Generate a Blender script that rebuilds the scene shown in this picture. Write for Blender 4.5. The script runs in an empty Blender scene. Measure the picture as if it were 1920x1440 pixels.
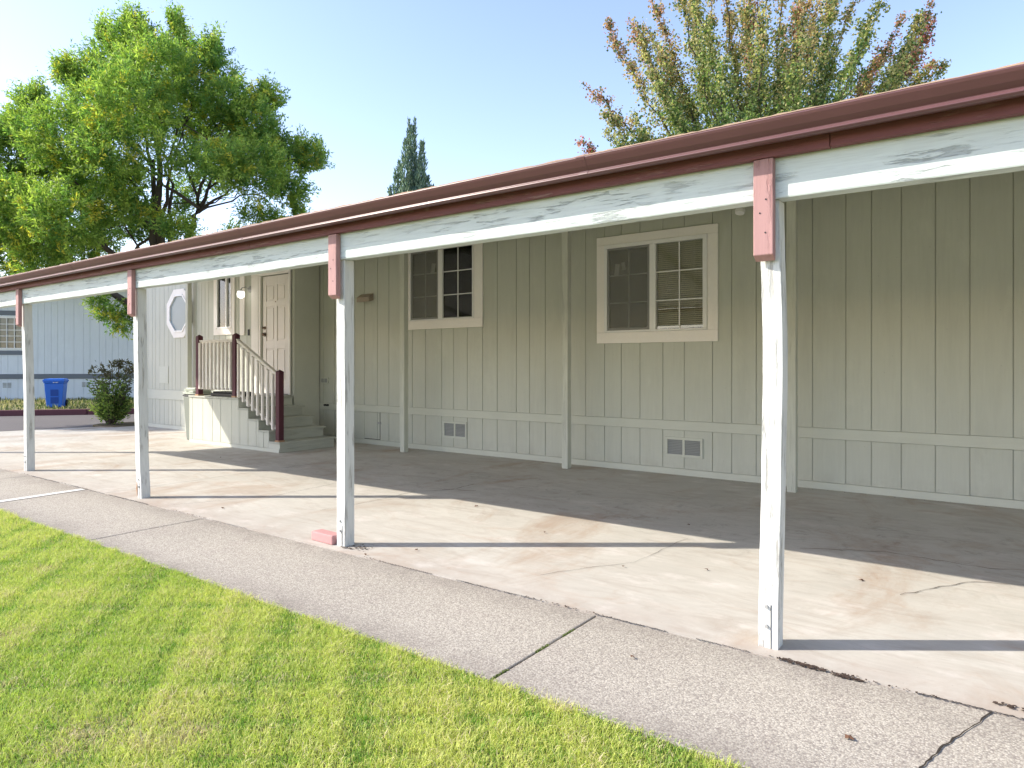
import bpy, bmesh, math, random
import numpy as np
from mathutils import Vector, Matrix, noise

random.seed(7)
rng = np.random.default_rng(11)
scene = bpy.context.scene
COL = scene.collection
R = math.radians

# ------------------------------------------------------------------ camera
YAW = 36.166                                    # wall normal is this far right of the view axis
cam_d = bpy.data.cameras.new("camera")
cam = bpy.data.objects.new("camera", cam_d); COL.objects.link(cam)
cam.location = (0, 0, 1.3)
cam.rotation_euler = (R(90), 0, R(YAW))
cam_d.sensor_width = 36; cam_d.lens = 1275 / 1920 * 36
cam_d.shift_y = -35 / 1920
cam_d.clip_end = 3000; cam_d.clip_start = .05
scene.camera = cam
CR = Vector((math.cos(R(YAW)), math.sin(R(YAW)), 0))     # view right on the ground
CF = Vector((-math.sin(R(YAW)), math.cos(R(YAW)), 0))    # view forward on the ground

# ------------------------------------------------------------------ light
SUN_EL = 34.0
sun_from = Vector((-CR.x, -CR.y, 0)).normalized()         # sun stands to the left of the view
world = bpy.data.worlds.new("World"); scene.world = world; world.use_nodes = True
nt = world.node_tree; nt.nodes.clear()
sky = nt.nodes.new("ShaderNodeTexSky"); sky.sky_type = 'NISHITA'; sky.sun_disc = False
sky.sun_elevation = R(SUN_EL)
sky.sun_rotation = math.atan2(sun_from.x, sun_from.y)
sky.air_density = 1.0; sky.dust_density = .55; sky.ozone_density = 1.0
bg = nt.nodes.new("ShaderNodeBackground"); bg.inputs[1].default_value = .15
out = nt.nodes.new("ShaderNodeOutputWorld")
wb = nt.nodes.new("ShaderNodeMix"); wb.data_type = 'RGBA'; wb.blend_type = 'MULTIPLY'; wb.inputs[0].default_value = 1
wb.inputs[7].default_value = (1.0, .895, .92, 1)              # white balance of the daylight
nt.links.new(sky.outputs[0], wb.inputs[6]); nt.links.new(wb.outputs[2], bg.inputs[0]); nt.links.new(bg.outputs[0], out.inputs[0])
sd = bpy.data.lights.new("sun", 'SUN'); sd.energy = 2.75; sd.angle = R(.53); sd.color = (1, .93, .81)
sun = bpy.data.objects.new("sun", sd); COL.objects.link(sun)
sv = Vector((sun_from.x * math.cos(R(SUN_EL)), sun_from.y * math.cos(R(SUN_EL)), math.sin(R(SUN_EL))))
sun.rotation_euler = sv.to_track_quat('Z', 'Y').to_euler()
scene.view_settings.view_transform = 'Standard'; scene.view_settings.look = 'None'
scene.view_settings.exposure = 1.43; scene.view_settings.gamma = 1

# ------------------------------------------------------------------ materials
class N:
    def __init__(s, name):
        s.m = bpy.data.materials.new(name); s.m.use_nodes = True
        s.t = s.m.node_tree; s.b = s.t.nodes["Principled BSDF"]
        s.tc = s.t.nodes.new("ShaderNodeTexCoord")
    def n(s, ty, **kw):
        x = s.t.nodes.new(ty)
        for k, v in kw.items(): setattr(x, k, v)
        return x
    def l(s, a, b): s.t.links.new(a, b)
    def mp(s, scale=(1, 1, 1), loc=(0, 0, 0), rot=(0, 0, 0)):
        x = s.n("ShaderNodeMapping"); s.l(s.tc.outputs["Object"], x.inputs[0])
        x.inputs["Scale"].default_value = scale; x.inputs["Location"].default_value = loc
        x.inputs["Rotation"].default_value = rot
        return x.outputs[0]
    def noise(s, scale, detail=4, rough=.55, stretch=(1, 1, 1), loc=(0, 0, 0), rot=(0, 0, 0), dist=0):
        x = s.n("ShaderNodeTexNoise"); s.l(s.mp(stretch, loc, rot), x.inputs["Vector"])
        x.inputs["Scale"].default_value = scale; x.inputs["Detail"].default_value = detail
        x.inputs["Roughness"].default_value = rough; x.inputs["Distortion"].default_value = dist
        return x.outputs["Fac"]
    def voro(s, scale, feature='F1', stretch=(1, 1, 1), outp="Distance"):
        x = s.n("ShaderNodeTexVoronoi"); x.feature = feature; s.l(s.mp(stretch), x.inputs["Vector"])
        x.inputs["Scale"].default_value = scale
        return x.outputs[outp]
    def ramp(s, fac, pts):
        x = s.n("ShaderNodeValToRGB"); s.l(fac, x.inputs[0]); e = x.color_ramp.elements
        while len(e) < len(pts): e.new(.5)
        for i, (p, c) in enumerate(pts):
            e[i].position = p; e[i].color = (*c, 1) if isinstance(c, tuple) else (c, c, c, 1)
        return x.outputs[0]
    def mix(s, fac, a, b, mode='MIX'):
        x = s.n("ShaderNodeMix", data_type='RGBA', blend_type=mode)
        for v, i in ((fac, 0), (a, 6), (b, 7)):
            if hasattr(v, 'links'): s.l(v, x.inputs[i])
            elif isinstance(v, tuple): x.inputs[i].default_value = (*v, 1)
            else: x.inputs[i].default_value = v
        return x.outputs[2]
    def mul(s, a, k):
        x = s.n("ShaderNodeMath", operation='MULTIPLY'); s.l(a, x.inputs[0])
        if hasattr(k, 'links'): s.l(k, x.inputs[1])
        else: x.inputs[1].default_value = k
        return x.outputs[0]
    def bump(s, h, strength=.3, dist=.005, prev=None):
        x = s.n("ShaderNodeBump"); s.l(h, x.inputs["Height"])
        x.inputs["Strength"].default_value = strength; x.inputs["Distance"].default_value = dist
        if prev: s.l(prev, x.inputs["Normal"])
        s.l(x.outputs[0], s.b.inputs["Normal"]); return x.outputs[0]
    def col(s, c):
        if hasattr(c, 'links'): s.l(c, s.b.inputs["Base Color"])
        else: s.b.inputs["Base Color"].default_value = (*c, 1)
    def rough(s, r, spec=.4):
        s.b.inputs["Roughness"].default_value = r; s.b.inputs["Specular IOR Level"].default_value = spec

def dk(c, k): return tuple(x * k for x in c)

def painted_wood(name, base, grain='x', crack=.5, dirt=.5, rough=.65, under=(.33, .33, .30), fine=1.):
    m = N(name)
    st = {'x': (.06, 1, 1), 'y': (1, .06, 1), 'z': (1, 1, .06)}[grain]
    st2 = {'x': (.09, 1, 1), 'y': (1, .09, 1), 'z': (1, 1, .09)}[grain]
    big = m.noise(2.2, 5, .6)
    c = m.mix(m.ramp(big, [(.3, 0.), (.75, 1.)]), dk(base, 1.04), dk(base, .9))
    g = m.noise(60 * fine, 4, .6, st)
    c = m.mix(m.mul(m.ramp(g, [(.42, 0.), (.75, 1.)]), .5), c, dk(base, .70))
    ck = m.noise(26 * fine, 6, .7, st2, dist=.4)
    gate = m.ramp(m.noise(3.0, 3, .5, loc=(3, 1, 7)), [(.36, 0.), (.58, 1.)])
    cf = m.mul(m.ramp(ck, [(.555, 0.), (.62, 1.)]), gate)
    c = m.mix(m.mul(cf, crack), c, under)
    kn = m.ramp(m.voro(2.1, stretch=(1, 1, 1)), [(.035, 1.), (.06, 0.)])
    c = m.mix(m.mul(kn, .5 * crack), c, dk(under, 1.2))
    m.col(c); m.rough(rough, .35)
    b1 = m.bump(g, .35, .002)
    m.bump(cf, .8, .004, b1).node.invert = True
    return m.m

def flat_paint(name, base, var=.08, rough=.6, bscale=120, bump=.12, spec=.35, stretch=(1, 1, 1)):
    m = N(name)
    c = m.mix(m.noise(3, 5, .6), dk(base, 1 + var), dk(base, 1 - var))
    c = m.mix(m.mul(m.ramp(m.noise(35, 4, .7, stretch), [(.45, 0.), (.8, 1.)]), .25), c, dk(base, .8))
    m.col(c); m.rough(rough, spec)
    m.bump(m.noise(bscale, 3, .6, stretch), bump, .002)
    return m.m

SAGE = (.52, .53, .455)
def siding_mat(name, base, dirty=.35):
    m = N(name)
    c = m.mix(m.noise(1.3, 5, .6), dk(base, 1.05), dk(base, .94))
    v = m.noise(45, 4, .65, (1, 1, .07))
    c = m.mix(m.mul(m.ramp(v, [(.42, 0.), (.8, 1.)]), .3), c, dk(base, .8))
    streak = m.ramp(m.noise(6, 4, .6, (1, 1, .12)), [(.52, 0.), (.75, 1.)])
    c = m.mix(m.mul(streak, .30), c, dk(base, .74))
    scuff = m.ramp(m.noise(2.2, 6, .75, (1, 1, .6), (3, 9, 2)), [(.56, 0.), (.68, 1.)])
    c = m.mix(m.mul(scuff, .28), c, dk(base, 1.18))
    spot = m.ramp(m.voro(9, stretch=(1, 0, 1)), [(.03, 1.), (.055, 0.)])
    c = m.mix(m.mul(spot, .35), c, dk(base, .5))
    # splash dirt at the foot of the wall
    sep = m.n("ShaderNodeSeparateXYZ"); m.l(m.tc.outputs["Object"], sep.inputs[0])
    mr = m.n("ShaderNodeMapRange"); m.l(sep.outputs[2], mr.inputs[0])
    mr.inputs[1].default_value = .0; mr.inputs[2].default_value = .22; mr.inputs[3].default_value = 1; mr.inputs[4].default_value = 0
    dm = m.mul(mr.outputs[0], m.ramp(m.noise(7, 5, .7), [(.4, 0.), (.7, 1.)]))
    c = m.mix(m.mul(dm, dirty), c, (.24, .21, .16))
    m.col(c); m.rough(.6, .35)
    m.bump(v, .35, .0025)
    return m.m

M = {}
M['siding'] = siding_mat('sage_siding_paint', SAGE)
M['siding_gap'] = flat_paint('groove_paint', dk(SAGE, .86))
M['belt'] = flat_paint('sage_trim_paint', dk(SAGE, 1.06), stretch=(.1, 1, 1))
M['post_green'] = painted_wood('sage_post_paint', dk(SAGE, 1.08), 'z', .25)
M['cream'] = flat_paint('cream_trim_paint', (.88, .84, .79), .05)
M['cream_wood'] = painted_wood('cream_railing_paint', (.78, .74, .69), 'z', .25, under=(.4, .3, .2))
M['vinyl'] = flat_paint('white_vinyl', (.84, .83, .81), .03, .4)
M['white_z'] = painted_wood('weathered_white_post_paint', (.66, .67, .64), 'z', .9, under=(.38, .37, .34), fine=1.5)
M['white_x'] = painted_wood('weathered_white_beam_paint', (.64, .705, .685), 'x', .9, under=(.38, .42, .42), fine=1.7)
M['mauve_z'] = painted_wood('mauve_block_paint', (.42, .24, .23), 'z', .35, under=(.28, .10, .10))
M['mauve_x'] = painted_wood('mauve_fascia_paint', (.195, .072, .078), 'x', .35, under=(.45, .33, .3))
M['maroon'] = painted_wood('maroon_newel_paint', (.085, .022, .034), 'z', .2, under=(.03, .01, .015))
M['tread'] = painted_wood('sage_tread_paint', dk(SAGE, .86), 'y', .3, under=(.22, .2, .15))
M['rawwood'] = painted_wood('bare_wood', (.45, .27, .16), 'z', .5, under=(.2, .1, .05))

def metal_paint(name, base, rough=.38):
    m = N(name)
    c = m.mix(m.noise(4, 5, .6), dk(base, 1.1), dk(base, .9))
    c = m.mix(m.mul(m.ramp(m.noise(1.7, 6, .7, (1, 1, 6)), [(.5, 0.), (.75, 1.)]), .25), c, dk(base, .7))
    m.col(c); m.rough(rough, .5)
    m.bump(m.noise(3, 3, .5, (1, 1, 1)), .15, .004)
    return m.m
M['gutter'] = metal_paint('brown_gutter_enamel', (.128, .058, .060))
M['drip'] = flat_paint('dusty_roof_edge', (.33, .23, .16), .3, .9, 60, .6)
M['roofmetal'] = metal_paint('white_roof_metal', (.84, .84, .82))
M['soffit'] = flat_paint('pan_underside', (.62, .60, .55))
M['dark'] = flat_paint('dark_interior', (.035, .03, .027), .1, .9)
M['blackrub'] = flat_paint('black_plastic', (.02, .02, .022), .1, .5)
M['bronze'] = metal_paint('aged_brass', (.16, .10, .06), .35)
M['steel'] = metal_paint('dull_steel', (.35, .35, .34), .45)
M['vent'] = flat_paint('grey_louvre', (.30, .31, .30))
M['blind'] = flat_paint('cream_blind', (.66, .62, .50), .04)
M['screenframe'] = flat_paint('grey_screen_frame', (.25, .25, .24))
M['paper'] = flat_paint('white_paper', (.75, .74, .72), .03)

def glass(name, tint=(.97, .97, .94), refl=.10, rough=.02, trans=.85):
    m = N(name); t = m.t
    gl = m.n("ShaderNodeBsdfGlossy"); gl.inputs["Roughness"].default_value = rough; gl.inputs[0].default_value = (.95, .97, 1, 1)
    tr = m.n("ShaderNodeBsdfTransparent"); tr.inputs[0].default_value = (*dk(tint, trans), 1)
    fr = m.n("ShaderNodeFresnel"); fr.inputs[0].default_value = 1.6
    mx = m.n("ShaderNodeMixShader"); m.l(fr.outputs[0], mx.inputs[0]); m.l(tr.outputs[0], mx.inputs[1]); m.l(gl.outputs[0], mx.inputs[2])
    m.l(mx.outputs[0], t.nodes["Material Output"].inputs[0])
    return m.m
M['glass'] = glass('window_glass', trans=.97)
M['glass_screen'] = glass('screened_glass', trans=.55)
m = N('frosted_glass'); m.col((.27, .33, .35)); m.rough(.35, .3); M['frost'] = m.m
m = N('insect_mesh'); df = m.n("ShaderNodeBsdfDiffuse"); df.inputs[0].default_value = (.30, .30, .27, 1); tr_ = m.n("ShaderNodeBsdfTransparent")
mxs = m.n("ShaderNodeMixShader"); mxs.inputs[0].default_value = .42; m.l(tr_.outputs[0], mxs.inputs[1]); m.l(df.outputs[0], mxs.inputs[2]); m.l(mxs.outputs[0], m.t.nodes["Material Output"].inputs[0]); M['mesh'] = m.m

def concrete():
    m = N('worn_concrete')
    a, b, d = (.55, .525, .47), (.45, .425, .375), (.37, .31, .26)
    c = m.mix(m.ramp(m.noise(.9, 7, .62), [(.3, 0.), (.7, 1.)]), a, b)
    st = m.ramp(m.noise(1.1, 8, .68, (1, .55, 1), (5, 2, 0), (0, 0, .5), dist=.8), [(.52, 0.), (.68, 1.)])
    c = m.mix(m.mul(st, .95), c, (.39, .305, .235))
    rust = m.ramp(m.noise(2.6, 7, .72, (.45, 1, 1), (7, 1, 3), (0, 0, .2), dist=1.5), [(.56, 0.), (.70, 1.)])
    c = m.mix(m.mul(rust, .42), c, (.40, .27, .185))
    swirl = m.ramp(m.noise(4.5, 7, .75, (.3, 1, 1), (1, 6, 3), (0, 0, -.5), dist=1.0), [(.50, 0.), (.64, 1.)])
    c = m.mix(m.mul(swirl, .5), c, (.36, .31, .26))
    sepe = m.n("ShaderNodeSeparateXYZ"); m.l(m.tc.outputs["Object"], sepe.inputs[0])
    mre = m.n("ShaderNodeMapRange"); m.l(sepe.outputs[1], mre.inputs[0]); mre.inputs[1].default_value = 3.55; mre.inputs[2].default_value = 3.14
    c = m.mix(m.mul(m.mul(mre.outputs[0], m.ramp(m.noise(3.3, 7, .75, loc=(4, 4, 4)), [(.35, .15), (.62, 1.)])), .6), c, (.36, .29, .24))
    br = m.noise(22, 5, .65, (.22, 1, 1), rot=(0, 0, .12), dist=.3)
    c = m.mix(m.mul(m.ramp(br, [(.45, 0.), (.75, 1.)]), .35), c, dk(b, .8))
    pl = m.ramp(m.noise(1.6, 6, .7, (1, 1.6, 1), (9, 4, 0)), [(.55, 0.), (.7, 1.)])
    c = m.mix(m.mul(pl, .6), c, (.64, .60, .56))
    sp = m.ramp(m.noise(90, 3, .7), [(.62, 0.), (.75, 1.)])
    c = m.mix(m.mul(sp, .3), c, (.22, .18, .15))
    sp2 = m.ramp(m.voro(14), [(.02, 1.), (.05, 0.)])
    c = m.mix(m.mul(sp2, .45), c, (.16, .12, .09))
    # old oil drips where cars stand
    sep = m.n("ShaderNodeSeparateXYZ"); m.l(m.tc.outputs["Object"], sep.inputs[0])
    mr = m.n("ShaderNodeMapRange"); m.l(sep.outputs[1], mr.inputs[0]); mr.interpolation_type = 'SMOOTHSTEP'
    mr.inputs[1].default_value = 4.0; mr.inputs[2].default_value = 5.4
    mr2 = m.n("ShaderNodeMapRange"); m.l(sep.outputs[1], mr2.inputs[0]); mr2.interpolation_type = 'SMOOTHSTEP'
    mr2.inputs[1].default_value = 7.2; mr2.inputs[2].default_value = 6.0
    mr3 = m.n("ShaderNodeMapRange"); m.l(sep.outputs[0], mr3.inputs[0]); mr3.interpolation_type = 'SMOOTHSTEP'
    mr3.inputs[1].default_value = -8.6; mr3.inputs[2].default_value = -7.0
    zone = m.mul(m.mul(mr.outputs[0], mr2.outputs[0]), mr3.outputs[0])
    grime = m.ramp(m.noise(.55, 6, .6, (1, 1.7, 1), (2, 8, 0)), [(.32, .25), (.62, 1.)])
    c = m.mix(m.mul(m.mul(zone, grime), .28), c, (.27, .245, .215))
    oil = m.ramp(m.noise(5, 7, .78, (1, 1, 1), (1, 7, 0), dist=1.2), [(.53, 0.), (.66, 1.)])
    c = m.mix(m.mul(m.mul(oil, zone), .30), c, (.10, .085, .07))
    m.col(c); m.rough(.85, .25)
    b1 = m.bump(br, .25, .003)
    m.bump(m.noise(160, 3, .7), .3, .0015, b1)
    return m.m
M['concrete'] = concrete()

def aggregate():
    m = N('exposed_aggregate')
    c = m.mix(m.ramp(m.noise(.8, 6, .6), [(.3, 0.), (.7, 1.)]), (.455, .42, .355), (.35, .325, .275))
    st = m.ramp(m.noise(2.3, 7, .7, loc=(3, 3, 0), dist=.6), [(.52, 0.), (.7, 1.)])
    c = m.mix(m.mul(st, .4), c, (.30, .25, .225))
    v = m.n("ShaderNodeTexVoronoi"); m.l(m.mp(), v.inputs["Vector"]); v.inputs["Scale"].default_value = 150
    sepc = m.n("ShaderNodeSeparateColor"); m.l(v.outputs["Color"], sepc.inputs[0])
    stone = m.ramp(sepc.outputs[0], [(0., (.17, .15, .135)), (.25, (.35, .315, .265)), (.6, (.48, .435, .36)), (1., (.72, .67, .57))])
    c = m.mix(.48, c, stone)
    # grime gathered along both long edges of the strip
    sep = m.n("ShaderNodeSeparateXYZ"); m.l(m.tc.outputs["Object"], sep.inputs[0])
    for (e0, e1) in ((2.86, 3.10), (2.46, 2.24)):
        mr = m.n("ShaderNodeMapRange"); m.l(sep.outputs[1], mr.inputs[0]); mr.inputs[1].default_value = e0; mr.inputs[2].default_value = e1
        c = m.mix(m.mul(m.mul(mr.outputs[0], m.ramp(m.noise(3.1, 6, .7, loc=(e0, 2, 1)), [(.32, .1), (.62, 1.)])), .55), c, (.20, .175, .15))
    c = m.mix(m.mul(m.ramp(m.noise(30, 5, .8), [(.60, 0.), (.70, 1.)]), .45), c, (.17, .15, .13))
    c = m.mix(m.mul(m.ramp(v.outputs["Distance"], [(.45, 0.), (.75, 1.)]), .5), c, (.16, .13, .12))
    m.col(c); m.rough(.9, .25)
    inv = m.n("ShaderNodeMath", operation='SUBTRACT'); inv.inputs[0].default_value = 1; m.l(v.outputs["Distance"], inv.inputs[1])
    m.bump(inv.outputs[0], .45, .002)
    return m.m
M['aggregate'] = aggregate()

def asphalt():
    m = N('street_asphalt')
    c = m.mix(m.noise(.6, 5, .6), (.17, .155, .15), (.12, .11, .11))
    c = m.mix(m.mul(m.ramp(m.noise(120, 3, .7), [(.5, 0.), (.8, 1.)]), .5), c, (.26, .24, .23))
    m.col(c); m.rough(.9, .25); m.bump(m.noise(150, 3, .7), .5, .004)
    return m.m
M['asphalt'] = asphalt()
m = N('road_paint'); m.col(m.mix(m.ramp(m.noise(60, 5, .75), [(.56, 0.), (.68, 1.)]), (.72, .70, .66), (.40, .35, .31))); m.rough(.8, .3); M['roadpaint'] = m.m
m = N('soil'); m.col(m.mix(m.noise(18, 6, .7), (.10, .075, .045), (.17, .14, .08))); m.rough(.95, .2); m.bump(m.noise(40, 5, .7), .8, .01); M['soil'] = m.m
m = N('turf_base'); m.col(m.mix(m.ramp(m.noise(9, 6, .7), [(.35, 0.), (.7, 1.)]), (.10, .13, .03), (.20, .17, .07))); m.rough(.95, .2); m.bump(m.noise(60, 5, .7), .8, .01); M['turf'] = m.m
m = N('dry_ground'); m.col(m.mix(m.noise(.4, 6, .7), (.16, .17, .07), (.26, .22, .12))); m.rough(.95, .2); M['dryground'] = m.m
M['crackfill'] = flat_paint('crack_dirt', (.035, .028, .022), .3, .95)
M['moss'] = flat_paint('joint_moss', (.12, .15, .04), .35, .95, 200, .8)
M['debris'] = flat_paint('dark_leaf_litter', (.06, .04, .03), .4, .95, 200, .8)
M['kerb'] = flat_paint('maroon_kerb_paint', (.12, .045, .055), .2, .8)
M['brick'] = flat_paint('faded_pink_paint', (.47, .25, .24), .25, .85, 90, .5)
M['blue'] = flat_paint('blue_plastic', (.02, .15, .66), .05, .38, 60, .05, .5)
M['bluedark'] = flat_paint('blue_plastic_emboss', (.012, .07, .36), .05, .5)
M['whitemark'] = flat_paint('white_print', (.75, .77, .8), .02)
M['deadleaf'] = flat_paint('dead_leaf', (.12, .06, .035), .3, .9)
M['nsiding'] = siding_mat('neighbour_siding_paint', (.74, .79, .84), .15)
M['nband'] = flat_paint('slate_band_paint', (.165, .185, .215))
M['nroof'] = flat_paint('grey_shingle', (.16, .15, .15), .2, .9, 20, .5)
M['bingreen'] = flat_paint('grey_green_plastic', (.20, .22, .19), .05, .5)
M['paleboard'] = flat_paint('pale_green_boards', (.46, .50, .42), .15)
m = N('lantern_glass'); m.col((.85, .85, .82)); m.rough(.2, .5)
m.b.inputs["Emission Color"].default_value = (1, .96, .88, 1); m.b.inputs["Emission Strength"].default_value = 1.0; M['lamp'] = m.m

def leaf_mat(name, trans=.35, rough=.55, sat=1.):
    m = N(name); t = m.t
    at = m.n("ShaderNodeVertexColor"); at.layer_name = "Col"
    m.l(at.outputs[0], m.b.inputs["Base Color"]); m.rough(rough, .35)
    tl = m.n("ShaderNodeBsdfTranslucent")
    tcol = m.mix(1.0, at.outputs[0], (1.15, 1.35, .75), 'MULTIPLY'); m.l(tcol, tl.inputs[0])
    mx = m.n("ShaderNodeMixShader"); mx.inputs[0].default_value = trans
    m.l(m.b.outputs[0], mx.inputs[1]); m.l(tl.outputs[0], mx.inputs[2])
    m.l(mx.outputs[0], t.nodes["Material Output"].inputs[0])
    return m.m
M['leaf'] = leaf_mat('leaf_surface', .5)
M['grass'] = leaf_mat('grass_blade', .38, .6)
M['needle'] = leaf_mat('scale_needles', .12, .7)
m = N('bark'); bk = m.noise(14, 6, .7, (1, 1, .25)); m.col(m.mix(bk, (.05, .04, .032), (.13, .105, .085))); m.rough(.95, .2); m.bump(bk, .9, .02); M['bark'] = m.m

# ------------------------------------------------------------------ mesh helpers
class MB:
    def __init__(s): s.v = []; s.f = []
    def box(s, x0, x1, y0, y1, z0, z1):
        if x1 < x0: x0, x1 = x1, x0
        if y1 < y0: y0, y1 = y1, y0
        if z1 < z0: z0, z1 = z1, z0
        i = len(s.v)
        s.v += [(x0, y0, z0), (x1, y0, z0), (x1, y1, z0), (x0, y1, z0), (x0, y0, z1), (x1, y0, z1), (x1, y1, z1), (x0, y1, z1)]
        s.f += [(i, i+3, i+2, i+1), (i+4, i+5, i+6, i+7), (i, i+1, i+5, i+4), (i+1, i+2, i+6, i+5), (i+2, i+3, i+7, i+6), (i+3, i, i+4, i+7)]
        return s
    def ring_loft(s, rings, cap=True, closed=True):
        i0 = len(s.v); n = len(rings[0])
        for r in rings: s.v += [tuple(p) for p in r]
        for k in range(len(rings) - 1):
            for j in range(n if closed else n - 1):
                a = i0 + k*n + j; b = i0 + k*n + (j+1) % n
                s.f.append((a, b, b+n, a+n))
        if cap:
            s.f.append(tuple(i0 + j for j in reversed(range(n))))
            s.f.append(tuple(i0 + (len(rings)-1)*n + j for j in range(n)))
        return s
    def prism_x(s, prof, x0, x1):      # prof: (y,z) loop
        return s.ring_loft([[(x0, y, z) for y, z in prof], [(x1, y, z) for y, z in prof]])
    def prism_y(s, prof, y0, y1):      # prof: (x,z) loop
        return s.ring_loft([[(x, y0, z) for x, z in prof], [(x, y1, z) for x, z in prof]])
    def prism_z(s, prof, z0, z1):
        return s.ring_loft([[(x, y, z0) for x, y in prof], [(x, y, z1) for x, y in prof]])
    def tube(s, pts, radii, n=8):
        pts = [Vector(p) for p in pts]; rings = []
        up = Vector((.31, .17, .93))
        for k, p in enumerate(pts):
            d = (pts[min(k+1, len(pts)-1)] - pts[max(k-1, 0)]).normalized()
            a = d.cross(up if abs(d.dot(up)) < .95 else Vector((1, 0, 0))).normalized(); b = d.cross(a)
            r = radii[k] if hasattr(radii, '__len__') else radii
            rings.append([p + a*math.cos(2*math.pi*j/n)*r + b*math.sin(2*math.pi*j/n)*r for j in range(n)])
        return s.ring_loft(rings)
    def sheet(s, loop, z):
        i = len(s.v); s.v += [(x, y, z) for x, y in loop]; s.f.append(tuple(range(i, i+len(loop)))); return s
    def split(s, name, mat, parent=None, **kw):
        # one object for every connected piece
        par = list(range(len(s.v)))
        def fd(a):
            while par[a] != a: par[a] = par[par[a]]; a = par[a]
            return a
        for f in s.f:
            for a in f[1:]: par[fd(a)] = fd(f[0])
        gr_ = {}
        for f in s.f: gr_.setdefault(fd(f[0]), []).append(f)
        out_ = []
        for fs in gr_.values():
            ids = sorted({a for f in fs for a in f}); mp_ = {a: i for i, a in enumerate(ids)}
            mb = MB(); mb.v = [s.v[a] for a in ids]; mb.f = [tuple(mp_[a] for a in f) for f in fs]
            out_.append(mb.build(name, mat, parent, **kw))
        return out_
    def build(s, name, mat, parent=None, bevel=0, smooth=False, seg=2):
        me = bpy.data.meshes.new(name); me.from_pydata(s.v, [], s.f); me.update()
        bm = bmesh.new(); bm.from_mesh(me); bmesh.ops.recalc_face_normals(bm, faces=bm.faces); bm.to_mesh(me); bm.free()
        me.materials.append(mat)
        if smooth:
            for p in me.polygons: p.use_smooth = True
        o = bpy.data.objects.new(name, me); COL.objects.link(o)
        if parent: o.parent = parent
        if bevel:
            b = o.modifiers.new("bevel", 'BEVEL'); b.width = bevel; b.segments = seg; b.limit_method = 'ANGLE'; b.angle_limit = R(40)
        return o

def empty(name, loc=(0, 0, 0), rz=0):
    o = bpy.data.objects.new(name, None); COL.objects.link(o); o.location = loc; o.rotation_euler = (0, 0, rz); o.empty_display_size = .2
    return o
def tag(o, label=None, cat=None, group=None, kind=None):
    if label: o['label'] = label
    if cat: o['category'] = cat
    if group: o['group'] = group
    if kind: o['kind'] = kind
    return o
def struct(o): o['kind'] = 'structure'; return o

def fast_mesh(name, verts, loops, lstart, mat, parent=None, vcol=None):
    me = bpy.data.meshes.new(name)
    me.vertices.add(len(verts)); me.vertices.foreach_set("co", verts.astype(np.float32).ravel())
    me.loops.add(len(loops)); me.loops.foreach_set("vertex_index", loops.astype(np.int32))
    me.polygons.add(len(lstart)); me.polygons.foreach_set("loop_start", lstart.astype(np.int32))
    me.update(calc_edges=True)
    if vcol is not None:
        ca = me.color_attributes.new("Col", 'FLOAT_COLOR', 'POINT')
        c4 = np.ones((len(verts), 4), np.float32); c4[:, :3] = vcol
        ca.data.foreach_set("color", c4.ravel())
    me.materials.append(mat)
    o = bpy.data.objects.new(name, me); COL.objects.link(o)
    if parent: o.parent = parent
    return o

def norm(a): return a / np.maximum(np.linalg.norm(a, axis=1, keepdims=True), 1e-9)
def leaves(name, pos, axis, length, width, cols, mat, parent=None, fold=.25):
    """leaf-shaped quads: tip, two sides, foot"""
    n = len(pos); axis = norm(axis)
    side = norm(np.cross(axis, rng.normal(size=(n, 3))))
    up = np.cross(side, axis)
    L = (length * rng.uniform(.7, 1.3, n))[:, None]; W = (width * rng.uniform(.7, 1.3, n))[:, None]
    v = np.empty((n, 4, 3))
    v[:, 0] = pos
    v[:, 1] = pos + axis*L*.45 + side*W*.5 + up*W*fold
    v[:, 2] = pos + axis*L
    v[:, 3] = pos + axis*L*.45 - side*W*.5 + up*W*fold
    vc = np.repeat(cols, 4, axis=0)
    return fast_mesh(name, v.reshape(-1, 3), np.arange(n*4), np.arange(0, n*4, 4), mat, parent, vc)

# ------------------------------------------------------------------ ground
g = struct(MB().sheet([(-600, -600), (600, -600), (600, 600), (-600, 600)], -.06).build("ground", M['dryground']))
lawn_soil = struct(MB().box(-17, 14, -14, 2.215, -.05, -.012).build("lawn_soil", M['turf']))
pv = MB(); J = [-17.0, -13.10, -9.31, -5.52, -1.73, 2.06, 5.85, 9.64, 14]
for a, b in zip(J[:-1], J[1:]): pv.box(a + .005, b - .006, 2.22, 3.118, -.05, 0)
pavement = struct(pv.build("pavement", M['aggregate'], bevel=.006))
dw = MB()
dw.prism_z([(-16.9, 3.126), (-7.437, 3.126), (-7.437, 7.69), (-15.31, 7.69), (-16.0, 4.85)], -.05, 0)
dw.box(-7.430, 3.2, 3.126, 7.69, -.05, 0); dw.box(3.206, 14, 3.126, 7.69, -.05, 0)
driveway = struct(dw.build("driveway", M['concrete']))
base = struct(MB().sheet([(-17, 2.2), (14, 2.2), (14, 7.7), (-15.6, 7.7)], -.03).build("slab_bed", M['crackfill']))

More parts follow.
